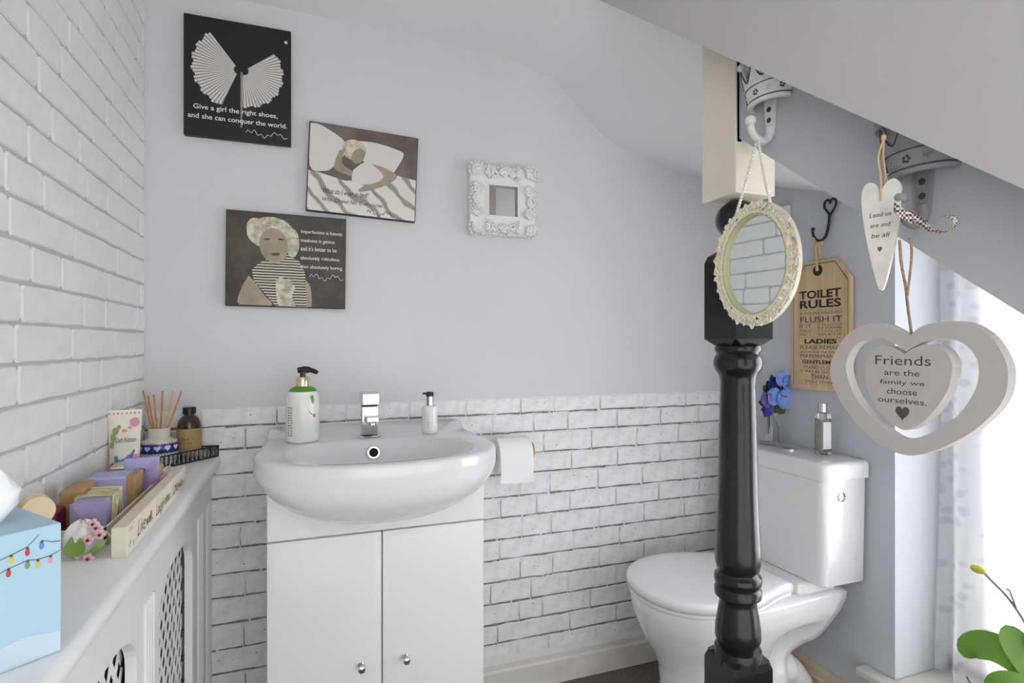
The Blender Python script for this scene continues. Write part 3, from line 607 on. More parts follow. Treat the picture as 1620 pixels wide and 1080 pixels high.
bm = loft([[(-.09 + dx, .05 + dy, z) for dx, dy in ((-.02, -.012), (.0, -.022), (.026, -.015), (.03, .008), (.0, .022), (-.03, .014))] for z in (Hb + .0006, Hb + .0006)])
bm = nb(); rg = []
for z, k, tw in ((Hb - .02, .3, 0), (Hb + .001, .5, .1), (Hb + .018, .8, .25), (Hb + .035, .9, .4), (Hb + .052, .6, .6), (Hb + .068, .3, .8), (Hb + .080, .05, 1)):
    rg.append([(-.050 + .034 * k * (1 + .25 * math.cos(3 * a + z * 60)) * math.cos(a + tw), .050 + .024 * k * (1 + .2 * math.sin(4 * a)) * math.sin(a + tw), z + .006 * math.cos(2 * a) * k) for a in [2 * math.pi * i / 24 for i in range(24)]])
obj('tissue', loft(rg), 'tissue', tb, smooth=True)
# block sign
dv = Vector((-.245 + .242, 1.365 - .937)); ang = math.atan2(dv.y, dv.x); LB = dv.length
bs = thing('block_sign', 'long cream wooden block lettered Live well Laugh often Love much', 'sign', (-.242, .937, S0), ang)   # local +x away along the block, -y is towards the room
obj('block', bbox(0, LB, 0, .0185, 0, .0435, .0008), ['creamw'], bs)
obj('printed_face', bbox(.0, LB, -.0005, .0002, .0005, .043), 'creamface', bs)
text('lettering', 'Live', 'inkb', bs, (.075, -.0008, .012), width=.045, shear=.35, height=.024); text('lettering', 'well.', 'inkb', bs, (.125, -.0008, .013), width=.042, bold=.0004, height=.017)
text('lettering', 'Laugh', 'inkb', bs, (.195, -.0008, .010), width=.055, shear=.35, height=.026); text('lettering', 'often.', 'inkb', bs, (.255, -.0008, .013), width=.046, bold=.0004, height=.017)
text('lettering', 'Love', 'inkb', bs, (.322, -.0008, .012), width=.042, shear=.35, height=.024); text('lettering', 'much.', 'inkb', bs, (.370, -.0008, .013), width=.042, bold=.0004, height=.014)
bm = nb()
for base in (.022, LB - .022):
    for k in range(9):
        u, z, a = base + jig(.014), .022 + jig(.018), random.uniform(0, 6.28); l = random.uniform(.004, .008)
        bm.faces.new([bm.verts.new((u + x, -.0008, z + zz)) for x, zz in ((0, 0), (l * .5 * math.cos(a + .5), l * .5 * math.sin(a + .5)), (l * math.cos(a), l * math.sin(a)), (l * .5 * math.cos(a - .5), l * .5 * math.sin(a - .5)))])
obj('printed_flourish', bm, 'inkg', bs)
# soap tray
ty = thing('soap_tray', 'shallow cream tray filled with soaps behind the block sign', 'tray', (-.32, .995, S0))
TW, TL, TH = .096, .385, .030
obj('base', bbox(-.058, .038, 0, TL, 0, .004), 'creamw', ty)
for (x0, x1, y0, y1) in ((-.058, .038, 0, .004), (-.058, .038, TL - .004, TL), (-.058, -.054, 0, TL), (.034, .038, 0, TL)): obj('side', bbox(x0, x1, y0, y1, .004, TH, .0006, 1), 'creamw', ty)
zb = S0 + .0045
def boxthing(name, label, cat, loc, size, rz, material, group=None):
    t = thing(name, label, cat, loc, rz, group); obj('wrapper', bbox(-size[0] / 2, size[0] / 2, -size[1] / 2, size[1] / 2, 0, size[2], .004, 2), material, t); return t
ls = boxthing('wrapped_soap', 'lavender paper wrapped soap bound with raffia in the tray', 'soap', (-.317, 1.075, zb), (.046, .105, .058), R(4), 'lav')
for k in range(7):
    y = -.022 + k * .0105; tl = jig(.006)
    P = [(-.0245, y, .001), (-.0245, y + tl, .0585), (0, y + tl * .7, .0605), (.0245, y + jig(.003), .0585), (.0245, y - tl, .001)]
    obj('raffia_strand', tube(P, .0017, 6), 'raffia', ls)
obj('raffia_strand', tube([(.0245, -.03, .001), (.0245, .0, .035), (.0235, .028, .0585), (-.02, .035, .060)], .0028, 6), 'raffia', ls)
obj('folded_end', loft([[(-.023, -.0525, .0), (.023, -.0525, 0), (.023, -.0525, .058), (-.023, -.0525, .058)], [(-.010, -.056, .02), (.010, -.056, .02), (.010, -.056, .04), (-.010, -.056, .04)]]), 'lav', ls)
boxthing('soap_box', 'plain brown card soap box standing in the tray', 'box', (-.352, 1.105, zb), (.032, .075, .068), R(3), 'brownbox')
kb = boxthing('gift_box', 'lavender box with a kraft paper band in the tray', 'box', (-.327, 1.20, zb), (.074, .060, .064), R(2), 'lavbox')
obj('kraft_band', bbox(.022, .0376, -.0306, .0306, -.0003, .0646, .003), 'kraft', kb)
pcx = thing('picture_card', 'small upright card printed with a purple dusk landscape', 'card', (-.300, 1.262, zb), R(12))
obj('card', bbox(-.029, .029, -.003, .003, 0, .080, .0006, 1), 'dusk', pcx); obj('printed_sky', flat([[(-.028, .058), (.0, .060), (.028, .056), (.028, .079), (-.028, .079)]], -.0033), 'lavbox', pcx); obj('printed_peak', flat([[(.004, .058), (.013, .071), (.021, .077), (.027, .060), (.024, .056)]], -.0036), 'lav', pcx)
boxthing('pewter_tin', 'long pewter coloured tin lying behind the picture card', 'tin', (-.333, 1.338, zb), (.075, .05, .056), R(8), 'tin')
boxthing('crimson_box', 'small dark crimson box beside the brown soap box', 'box', (-.364, 1.035, zb), (.026, .04, .050), R(0), 'crimson')
# cream wooden heart
hh = thing('wooden_heart', 'chunky cream painted wooden heart leaning beside the tissue box', 'heart', (-.372, .955, S0 + .022), rot=(0, 0, R(28)))
obj('heart_block', prism(heart(0, .035, .075, .072), -.016, .016), 'heartwood', hh)
# porcelain flower ornament
pf = thing('porcelain_ornament', 'porcelain ornament with green leaf and tiny pink flowers on the tray corner', 'ornament', (-.302, .965, S0), 0)
rg = [[(.022 * k * math.cos(a) * (1 + .12 * math.cos(5 * a)), .018 * k * math.sin(a), z + .003 * math.cos(5 * a)) for a in [2 * math.pi * i / 30 for i in range(30)]] for z, k in ((0, .5), (.004, .75), (.015, 1.0), (.028, 1.05), (.038, .9), (.046, .6), (.05, .2))]
obj('cup', loft(rg), 'porcelain', pf, smooth=True)
def leafm(p0, p1, w_, n=7, sag=.2, nrm=Vector((0, -1, 0))):
    p0, p1 = Vector(p0), Vector(p1); d = p1 - p0; sd = d.cross(nrm).normalized(); L_ = []; Rr = []; Cc = []
    for i in range(n + 1):
        t = i / n; c = p0 + d * t + nrm * (math.sin(t * math.pi) * d.length * sag); ww = w_ * math.sin(math.pi * (t ** .8) * .97 + .03) ** .8
        L_.append(c + sd * ww); Rr.append(c - sd * ww); Cc.append(c - nrm * ww * .25)
    return loft([L_, Cc, Rr], closed=False)
obj('painted_leaf', leafm((.0, -.019, .006), (-.006, -.014, .036), .013), 'leafp', pf, smooth=True); obj('painted_leaf', leafm((.012, -.018, .006), (.034, -.016, .026), .005), 'leafp', pf, smooth=True)
for (u, z) in ((.012, .028), (.022, .044), (.026, .034), (.012, .002), (.018, .050)):
    bm = nb()
    for k in range(5): a = 2 * math.pi * k / 5; ico(bm, (u + .0045 * math.cos(a), -.020, z + .0045 * math.sin(a)), .0038, 1, (1, .5, 1))
    f = obj('flower', bm, 'petalp', pf, smooth=True); obj('flower_eye', ico(nb(), (u, -.0225, z), .0022, 1), 'crimson', f)
obj('stalk', tube(smooth_path([(.02, -.018, .04), (.034, -.018, .036), (.044, -.016, .018)]), .0013, 6), 'raffia', pf)
# hand cream tube
hc = thing('hand_cream_tube', 'floral cream coloured hand cream tube standing against the brick wall', 'tube', (-.366, 1.405, S0), R(14), rot=(R(-5), 0, R(12)))
rg = []
for z, kx, ky in ((.0, .019, .017), (.016, .019, .017), (.018, .024, .019), (.05, .0265, .0165), (.10, .0285, .010), (.150, .0305, .0022), (.162, .0305, .0012)): rg.append([(kx * math.cos(a), ky * math.sin(a), z) for a in [2 * math.pi * i / 28 for i in range(28)]])
obj('tube_body', loft(rg[2:]), mat('tube_cream', (.82, .78, .66), .35), hc, smooth=True); obj('cap', loft(rg[:2]), 'porcelain', hc, smooth=True)
def tubey(z): return -(.019 + (.0012 - .019) * min(1, max(0, (z - .018) / .135))) - .0015
def tprint(polys): 
    bm = nb()
    for pl in polys: bm.faces.new([bm.verts.new((x, tubey(z) * math.sqrt(max(.05, 1 - min(.95, abs(x) / .031) ** 2)) - .001, z)) for x, z in pl])
    return bm
for e_ in (ell(.018, .135, .009, .010, 12), ell(.021, .060, .006, .008, 10), ell(.0, .118, .005, .004, 10), ell(.009, .124, .004, .004, 10)): obj('printed_flower', tprint([e_]), 'pink', hc)
obj('printed_leaf', tprint([ell(-.016, .118, .006, .008, 10), ell(-.020, .105, .005, .009, 10), ell(-.010, .126, .004, .005, 8), ell(-.022, .09, .004, .008, 8)]), mat('print_olive', (.35, .36, .12), .5), hc)
obj('printed_red', tprint([ell(-.014, .030, .009, .007, 10), ell(-.02, .045, .005, .008, 8), ell(.0, .028, .006, .004, 8), ell(.018, .030, .006, .004, 8)] + [[(-.029 + i * .0075, .1535), (-.025 + i * .0075, .1535), (-.027 + i * .0075, .157)] for i in range(8)]), 'red', hc)
obj('printed_blue', tprint([[(-.018, .066), (.010, .067), (.016, .078), (.019, .076), (.014, .060), (.012, .036), (.009, .036), (.008, .054), (-.010, .055), (-.013, .036), (-.016, .036), (-.017, .055)]]), mat('print_slate_blue', (.12, .20, .40), .5), hc)
text('lettering', 'Cath Kidston', 'ink', hc, (.002, -.0135, .094), width=.036, shear=.3, height=.010)
# reed diffuser
rd = thing('reed_diffuser', 'cream pottery reed diffuser with cobalt band of white hearts', 'diffuser', (-.349, 1.624, S0 + .004)); rd.scale = (.95, .95, .85)
obj('pot', lathe([(.040, 0), (.043, .004), (.044, .012), (.044, .062), (.042, .068), (.030, .074), (.0255, .078), (.025, .098), (.0265, .104), (.022, .105), (.018, .100)], 40), 'stone', rd, smooth=True)
obj('cobalt_band', lathe([(.0441, .036), (.0446, .037), (.0446, .062), (.0441, .063)], 40, cap0=False, cap1=False), 'navy', rd, smooth=True)
for k in range(11):
    a = R(-90 + (k - 5) * 30 + 6)
    bm = nb(); bm.faces.new([bm.verts.new((.0451 * math.cos(a + u / .045), .0451 * math.sin(a + u / .045), z)) for u, z in heart(0, .0495, .0155, .0155, 24)]); obj('glazed_heart', bm, 'stone', rd)
bm = nb()
for k in range(40): a = 2 * math.pi * k / 40; ico(bm, (.0442 * math.cos(a), .0442 * math.sin(a), .033 if k % 2 else .0345), .0016, 1); ico(bm, (.0436 * math.cos(a), .0436 * math.sin(a), .0655), .0013, 1)
obj('glazed_scallops', bm, 'navy', rd)
for (x0, y0, x1, y1, h_, m) in ((-.010, -.004, -.040, .012, .215, 'reed'), (-.008, .004, -.026, .0, .200, 'reed'), (-.002, -.006, -.010, -.012, .204, 'reed'), (.0, .006, .004, .016, .212, 'reed'), (.006, 0, .030, .01, .212, 'reed2'), (.008, -.006, .052, -.004, .210, 'reed')):
    obj('reed', tube([(x0, y0, .06), (x1, y1, h_)], .0022, 8), m, rd)
# amber bottle
ab = thing('amber_bottle', 'amber glass bottle with kraft label and black lid in the wire tray', 'bottle', (-.290, 1.663, S0 + .004)); ab.scale = (.95, .95, .96)
obj('glass_body', lathe([(.026, 0), (.0292, .003), (.030, .008), (.030, .088), (.028, .100), (.022, .111), (.015, .117), (.0135, .120), (.0135, .124)], 36), 'amber', ab, smooth=True)
obj('lid', lathe([(.0155, .122), (.0165, .123), (.0165, .138), (.015, .140), (.004, .1405)], 30), 'blackp', ab, smooth=True)
obj('label', lathe([(.0303, .020), (.0303, .084)], 40, cap0=False, cap1=False), 'kraft', ab, smooth=True)
def curved_text(body, z, width, parent, r, height, a0):
    t = text('lettering', body, 'ink', parent, (0, 0, 0), width=width, height=height, rot=(0, 0, 0))
    for v in t.data.vertices: u, zz = v.co.x, v.co.y; v.co = Vector((r * math.sin(u / r + a0), -r * math.cos(u / r + a0), z + zz))
curved_text('Sea &', .054, .018, ab, .0307, .006, R(-8)); curved_text('Rosemary', .045, .032, ab, .0307, .005, R(-8)); curved_text('250 ML', .030, .018, ab, .0307, .0022, R(-8))
# black wire and ribbed-glass tray
wt = thing('wire_tray', 'small tray of ribbed glass in a black wire frame at the shelf end', 'tray', (-.226, 1.688, S0), 0)
A, Bp = Vector((0, 0)), Vector((-.144, -.165)); dv = (Bp - A); Lw = dv.length; dn = dv.normalized(); nn = Vector((-dn.y, dn.x))
if nn.x > 0: nn = -nn
Q = [A, Bp, Vector((-.172, -.143)), Vector((-.170, .005))]
obj('glass_base', (lambda: (lambda b: (b.faces.new([b.verts.new((p.x, p.y, .002)) for p in Q]), b)[1])(nb()))(), 'glass', wt)
for i in range(4):
    a, b = Q[i], Q[(i + 1) % 4]
    for z in (.0025, .030): obj('wire', tube([(a.x, a.y, z), (b.x, b.y, z)], .0017, 6), 'blackm', wt)
    obj('wire', tube([(a.x, a.y, .001), (a.x, a.y, .0315)], .0017, 6), 'blackm', wt)
    nn_ = int((b - a).length / .006); bm = nb()
    rgA = []
    for z in (.0035, .029):
        rgA.append([(a.x + (b.x - a.x) * k / (nn_ * 2) + (.0009 if k % 2 else -.0009) * (b - a).normalized().y, a.y + (b.y - a.y) * k / (nn_ * 2) - (.0009 if k % 2 else -.0009) * (b - a).normalized().x, z) for k in range(nn_ * 2 + 1)])
    bmr = loft(rgA, closed=False)
    for k_, f_ in enumerate(bmr.faces): f_.material_index = (k_ // 2) % 2  # alternate facets painted dark in place of refraction in the ribs
    obj('ribbed_glass', bmr, ('glass', 'refract_tone'), wt)
pg = thing('wooden_peg', 'tiny wooden peg with a white loop beside the pewter tin', 'peg', (-.300, 1.405, S0), 0)
obj('peg', lathe([(.006, 0), (.0075, .004), (.0075, .034), (.005, .042), (.001, .044)], 14), 'palewood', pg, smooth=True); obj('loop', tube(smooth_path([(.006, -.004, .03), (.018, -.006, .038), (.022, -.006, .02), (.018, -.006, .0016)]), .0016, 6), 'tissue', pg)

# ------------------------------------------------------------------ pictures on the back wall
def soft(P, k=4):
    Q = smooth_path([(x, 0, z) for x, z in P + [P[0]]], k)[:-1]; return [(max(-.1505, min(.1505, q.x)), max(-.1255, min(.1255, q.z))) for q in Q]
def picture(name, label, cx, cz, w_, h_, tilt=0, ground='black_print'):
    t = thing(name, label, 'picture', (cx, D - .003, cz), rot=(0, R(tilt), 0))
    obj('block', bbox(-w_ / 2, w_ / 2, -.017, 0, -h_ / 2, h_ / 2, .0008, 1), 'dark_edge', t)
    obj('print_ground', flat([[(-w_ / 2 + .002, -h_ / 2 + .002), (w_ / 2 - .002, -h_ / 2 + .002), (w_ / 2 - .002, h_ / 2 - .002), (-w_ / 2 + .002, h_ / 2 - .002)]], -.0173), ground, t)
    return t
def scribble(parent, u0, z0, wd, m, y=-.0185):
    P = [(u0 + wd * t, y, z0 + .005 * math.sin(t * 40) * (1 - .5 * t) + .006 * math.sin(t * 11)) for t in [i / 60 for i in range(61)]]
    obj('scribbled_flourish', tube(P, .0007, 4), m, parent)
p1 = picture('wall_print', 'tall black picture block with white lettering about the right shoes', -.175, 1.82, .262, .318)
def fan(cx, cz, r0, r1, a0, a1, n=22):
    return [(cx + r0 * math.cos(a0 + (a1 - a0) * i / n), cz + r0 * math.sin(a0 + (a1 - a0) * i / n)) for i in range(n + 1)] + [(cx + (r1 * (1 + .03 * (-1) ** i)) * math.cos(a1 + (a0 - a1) * i / n), cz + (r1 * (1 + .03 * (-1) ** i)) * math.sin(a1 + (a0 - a1) * i / n)) for i in range(n + 1)]
def fanmesh(cx, cz, r0, r1, a0, a1, y, n=26):
    bm = nb()
    for i in range(n):
        a, b = a0 + (a1 - a0) * i / n, a0 + (a1 - a0) * (i + 1) / n; k = 1 + .03 * math.sin(i * 1.7)
        for (s0, s1, mi) in ((0, .62, 0), (.62, 1, 1)):
            aa, bb_ = a + (b - a) * s0, a + (b - a) * s1
            f = bm.faces.new([bm.verts.new((cx + r * math.cos(t), y, cz + r * math.sin(t))) for r, t in ((r0, aa), (r1 * k, aa), (r1 * k, bb_), (r0, bb_))]); f.material_index = mi
    return bm
obj('printed_fan', fanmesh(.012, .030, .012, .098, R(-95), R(38), -.0176), ('tone_w', 'tone_m'), p1); obj('printed_fan', fanmesh(.0, .030, .012, .112, R(128), R(248), -.0178), ('tone_w', 'tone_m'), p1)
obj('printed_stalk', flat([[(.004, .025), (.010, .025), (.008, -.125), (.004, -.125)]], -.0180), 'tone_m', p1)
obj('printed_glow', flat([ell(.118, .125, .0045, .0045, 12)], -.0178), 'tone_w', p1)
text('lettering', 'Give a girl the right shoes,', 'inkw', p1, (-.006, -.0186, -.088), width=.205, bold=.0002, height=.017); text('lettering', 'and she can conquer the world.', 'inkw', p1, (0, -.0186, -.113), width=.242, bold=.0002, height=.017)
scribble(p1, .018, -.137, .105, 'inkw')
p2 = picture('wall_print', 'sepia picture block of white pillows and rumpled bed sheets', .153, 1.606, .307, .252, -2.2 * -1, 'tone_bed')
obj('printed_pillow', flat([soft([(-.150, .12), (-.12, .118), (-.06, .085), (-.055, .05), (-.085, .005), (-.11, -.01), (-.148, .0)])], -.0176), 'tone_w', p2); obj('printed_pillow', flat([soft([(-.02, .09), (.03, .092), (.09, .082), (.112, .070), (.095, .03), (.07, .0), (.02, .02), (-.02, .05)])], -.0176), 'tone_w', p2)
obj('printed_sheet', flat([[(-.151, -.012), (-.11, -.018), (-.05, -.03), (0, -.02), (.05, -.005), (.10, .005), (.151, -.002), (.151, -.124), (-.151, -.124)]], -.0178), 'sheet', p2)
obj('printed_hair', flat([ell(-.03, .062, .034, .030, 20)], -.0179), 'hair', p2); obj('printed_face', flat([ell(-.018, .046, .017, .024, 18, -.5)], -.0180), 'skin', p2)
obj('printed_arm', flat([soft([(-.07, .055), (-.058, .055), (-.062, .02), (-.03, -.002), (-.034, -.014), (-.082, .002)])], -.0181), 'skin', p2); obj('printed_arm', flat([soft([(.02, .03), (.06, .022), (.095, .002), (.06, -.03), (.0, -.055), (-.012, -.048), (.04, -.012), (.045, .006)])], -.0181), 'skin', p2)
obj('printed_cloth', flat([soft([(-.03, .004), (.0, .030), (.03, .022), (.055, -.005), (.02, -.03), (-.03, -.03)])], -.0182), 'tone_w', p2)
text('lettering', 'What do I wear in bed?', 'ink', p2, (-.05, -.0186, -.072), width=.125, shear=.35, height=.015); text('lettering', 'Why, Chanel No. 5, of course.', 'ink', p2, (-.028, -.0186, -.095), width=.168, shear=.35, height=.015)
scribble(p2, .012, -.113, .08, 'ink')
p3 = picture('wall_print', 'dark picture block of a fair haired sitter in a striped jumper', -.0525, 1.341, .309, .258, .6, 'sepia')
obj('printed_jumper', flat([[(-.09, -.03), (-.075, -.012), (-.055, .0), (-.045, .022), (.0, .016), (.03, -.0), (.045, -.03), (.055, -.1265), (-.03, -.1265), (-.06, -.09), (-.085, -.06)]], -.0177), 'jumper', p3)
obj('printed_arm', flat([soft([(-.098, -.045), (-.085, -.06), (-.06, -.095), (-.04, -.1265), (-.12, -.1265), (-.115, -.08)])], -.0178), 'skin', p3); obj('printed_arm', flat([soft([(.046, -.05), (.06, -.07), (.064, -.1265), (.052, -.1265)])], -.0178), 'skin', p3)
obj('printed_hair', flat([ell(-.044, .074, .060, .044, 26), ell(.012, .05, .018, .04, 16), ell(-.083, .085, .022, .028, 14)], -.0178), 'hair', p3)
obj('printed_face', flat([ell(-.036, .040, .036, .048, 26, .12)], -.0180), 'skin', p3)
obj('printed_hand', flat([soft([(-.03, -.055), (-.016, -.045), (-.008, -.052), (.006, -.05), (.014, -.065), (.020, -.075), (.012, -.10), (.02, -.1265), (-.02, -.1265), (-.028, -.09)])], -.0181), 'hair', p3)
obj('printed_features', flat([ell(-.053, .056, .008, .0028, 12, .15), ell(-.018, .058, .008, .0028, 12, -.05), ell(-.031, .016, .011, .0045, 14, .1)], -.0182), 'tone_d', p3)
for i, l in enumerate(('Imperfection is beauty,', 'madness is genius', "and it's better to be", 'absolutely ridiculous', 'than absolutely boring.')):
    wd = (.112, .090, .096, .104, .114)[i]; text('lettering', l, 'inkw', p3, (.033, -.0186, .080 - i * .0245), width=wd, height=.0125, bold=.0001, align='LEFT')
scribble(p3, .058, -.042, .092, 'inkw')
# ornate white mirror
om = thing('ornate_mirror', 'small square mirror in a carved white frame on the plaster wall', 'mirror', (.577, D - .002, 1.5585))
hw2, iw = .107, .047
fr = prism([(-hw2, -hw2), (hw2, -hw2), (hw2, hw2), (-hw2, hw2)], -.028, 0, holes=[[(-iw, -iw), (iw, -iw), (iw, iw), (-iw, iw)]]); frame = obj('frame', fr, 'resin', om)
obj('glass', bbox(-iw, iw, -.018, -.014, -iw, iw), 'mirror', om)
for d, y in ((.0, -.032), (.008, -.030)):
    q = iw + .004 + d
    for (x0, x1, z0, z1) in ((-q, q, q - .004, q), (-q, q, -q, -q + .004), (-q, -q + .004, -q, q), (q - .004, q, -q, q)): obj('inner_bead', bbox(x0, x1, y, -.02, z0, z1, .0012), 'resin', frame)
random.seed(11)
def acanthus(cx, cz, a, sc_):
    bm = nb(); n = 7
    for k in range(n):
        b = a + (k - (n - 1) / 2) * .38; l = sc_ * (1 - .06 * abs(k - 3))
        for j in range(3):
            t = (j + 1) / 3; ico(bm, (cx + l * t * math.cos(b), -.028 - .012 * math.sin(t * 2.4), cz + l * t * math.sin(b)), sc_ * (.21 - .03 * j), 1, (1, 1, 1))
    ico(bm, (cx, -.034, cz), sc_ * .22, 1)
    return bm
for sx in (-1, 1):
    for sz in (-1, 1): obj('carved_leaf', acanthus(sx * .082, sz * .082, math.atan2(sz, sx), .034), 'resin', frame, smooth='all'); obj('carved_leaf', acanthus(sx * .058, sz * .086, math.atan2(0, -sx), .028), 'resin', frame, smooth='all'); obj('carved_leaf', acanthus(sx * .086, sz * .050, math.atan2(-sz, 0), .028), 'resin', frame, smooth='all')
for (cx, cz, a) in ((0, .084, R(90)), (0, -.084, R(-90)), (.086, 0, 0), (-.086, 0, R(180))):
    obj('carved_shell', acanthus(cx * .93, cz * .93, a, .032), 'resin', frame, smooth='all')
    for s_ in (-1, 1):
        dx, dz = (s_ * .03, 0) if abs(cz) > 0 else (0, s_ * .03)
        obj('carved_scroll', tube([(cx + dx + .012 * (1 - t * .7) * math.cos(s_ * t * 7), -.030 - .006 * t, cz + dz + .012 * (1 - t * .7) * math.sin(s_ * t * 7)) for t in [i / 24 for i in range(25)]], .0056, 6), 'resin', frame, smooth='all')

# ------------------------------------------------------------------ crown hooks and what hangs on them
def crown_hook(name, label, loc, m, sc_=1):
    t = thing(name, label, 'hook', loc, R(-90))     # local x = image right, -y = out of the face
    def pol(a, r, z): return (r * math.sin(a), -r * math.cos(a) * .8, z - .022)
    A = [R(-88 + 176 * i / 24) for i in range(25)]
    r0 = .037
    ro = lambda z: r0 + (z - .03) * .22
    band = [(.030, 0), (.030, .004), (.032, .004), (.062, .003), (.062, 0)]
    rg = []
    for a in A: rg.append([pol(a, ro(z) + e, z) for z, e in ((.030, 0), (.030, .003), (.035, .004), (.037, .0022), (.057, .0022), (.059, .004), (.064, .003), (.064, -.003), (.030, -.004))])
    bd = obj('crown_band', loft(rg), m, t, smooth=True)
    for z in (.0365, .0578):
        obj('worn_groove', loft([[pol(a, ro(z) + .0040, z - .0008) for a in A], [pol(a, ro(z) + .0040, z + .0008) for a in A]], closed=False), 'hookline', bd)
    for k, a in enumerate([R(-62 + 31 * i) for i in range(5)]):
        bm = nb()
        for j in range(5): b = 2 * math.pi * j / 5; c = pol(a, ro(.047) + .0026, .047); ico(bm, (c[0] + .0036 * math.cos(b) * math.cos(a), c[1] + .0036 * math.cos(b) * math.sin(a) * .7, c[2] + .0036 * math.sin(b)), .0019, 1)
        obj('rosette', bm, m if k % 2 else 'hookline', bd, smooth='all')
    # scalloped crown above the band with ball tips
    pts = []
    for i in range(5):
        a = R(-80 + 40 * i); b = R(-80 + 40 * (i + 1))
        for k in range(9):
            q = k / 8; aa = a + (b - a) * q
            if i < 4: pts.append((aa, .064 + .028 * (1 - math.sin(q * math.pi)) ** 1.0 + .004))
    low = [pol(a, ro(.064) - .002, .062) for a, z in pts]; hi = [pol(a, ro(z) - .001, z) for a, z in pts]; lo2 = [pol(a, ro(.064) + .002, .062) for a, z in pts]; hi2 = [pol(a, ro(z) + .003, z) for a, z in pts]
    cr = obj('crown_points', loft([lo2, hi2, hi, low], closed=False), m, t, smooth=True)
    obj('worn_edge', tube(hi2, .0011, 5), 'hookline', cr)
    bm = nb()
    for i in range(5): a = R(-80 + 40 * i); p = pol(a, ro(.10) + .002, .102); ico(bm, p, .0065, 2)
    obj('ball_tips', bm, m, cr, smooth='all')
    # shank with two screws, J prong with ball end
    sh_ = obj('shank', loft([[(-wd, 0, z), (wd, 0, z), (wd, -.006, z), (-wd, -.006, z)] for z, wd in ((.064, .014), (.03, .0125), (.0, .010), (-.03, .008), (-.042, .006))]), m, t)
    for z in (.0, -.018): obj('screw', lathe([(.0042, -.006), (.0042, -.0072), (.003, -.0078), (.001, -.0074)], 14, axis='y'), 'hookline', sh_, smooth=True, loc=(0, 0, z))
    P = smooth_path([(0, -.003, -.030), (0, -.006, -.044), (0, -.018, -.054), (0, -.034, -.050), (0, -.042, -.040), (0, -.044, -.032), (0, -.045, -.028)], 5)
    obj('prong', tube(P, [.0072 - .0022 * i / (len(P) - 1) for i in range(len(P))], 12), m, t, smooth=True)
    obj('prong_ball', ico(nb(), (0, -.045, -.024), .0092, 2), m, t, smooth='all'); t.scale = (sc_,) * 3
    return t
crown_hook('crown_hook', 'white distressed crown shaped coat hook holding the oval mirror', (.7295, .736, 1.502), 'hookw')
crown_hook('crown_hook', 'grey crown shaped coat hook holding the heart ornaments', (.7295, .487, 1.3145), 'hookg')
# oval mirror
ov_ = thing('oval_mirror', 'oval mirror in a cream openwork floral frame hanging from the white crown hook', 'mirror', (.688, .7275, 1.241), rot=(0, 0, R(-90 + 5)))
RX, RZ = .083, .1005
def el(rx, rz, n=64, y=0): return [(rx * math.cos(2 * math.pi * i / n), y, rz * math.sin(2 * math.pi * i / n)) for i in range(n)]
obj('glass', loft([el(RX * .76, RZ * .80, y=.002), el(RX * .76, RZ * .80, y=-.001)]), 'mirror', ov_)
def elring(r_in, r_out, y0, y1): return loft([el(*r_in, y=y0), el(*r_in, y=y1), el(*r_out, y=y1), el(*r_out, y=y0), el(*r_in, y=y0)], False, False)
obj('inner_rim', elring((RX * .75, RZ * .79), (RX * .80, RZ * .835), .004, -.008), 'olive', ov_, smooth=True)
obj('inner_bead', elring((RX * .79, RZ * .825), (RX * .825, RZ * .855), .003, -.0095), 'ivory', ov_, smooth=True)
obj('outer_rim', elring((RX * .965, RZ * .97), (RX * 1.0, RZ * 1.0), .003, -.005), 'ivory', ov_, smooth=True)
random.seed(5)
for k in range(32):
    a = 2 * math.pi * k / 32 + jig(.05); cx, cz = RX * .895 * math.cos(a), RZ * .915 * math.sin(a)
    bm = nb(); npt = 5
    for j in range(npt):
        b = a + 2 * math.pi * j / npt + jig(.3); l = .0112 * random.uniform(.8, 1.25)
        d = Vector((math.cos(b), 0, math.sin(b))); s_ = Vector((-math.sin(b), 0, math.cos(b))) * l * .38; c0 = Vector((cx, -.007, cz))
        top = [c0, c0 + d * l * .5 + s_ + Vector((0, -.003, 0)), c0 + d * l + Vector((0, -.001, 0)), c0 + d * l * .5 - s_ + Vector((0, -.003, 0))]
        bot = [p + Vector((0, .0025, 0)) for p in top]; loft([bot, top], bm=bm)
    ico(bm, (cx, -.0095, cz), .0026, 1)
    obj('frame_flower' if k % 2 else 'frame_leaf', bm, 'ivory', ov_, smooth=True)
# bead chain
hookp = Vector((.7295 - .030, .736, 1.502 - .049))
for tgt in ((.6835, .7275 + .040, 1.241 + .090), (.6835, .7275 - .034, 1.241 + .094)):
    tgt = Vector(tgt); bm = nb(); nB = 24; inv = ov_.matrix_basis.inverted()
    for i in range(nB + 1):
        t = i / nB; p = hookp.lerp(tgt, t) + Vector((0, 0, -.004 * math.sin(t * math.pi))); ico(bm, inv @ p, .0031, 1, (1, 1, 1.1))
    tag(obj('bead_chain', bm, 'pearl', ov_, smooth='all'), kind=None)
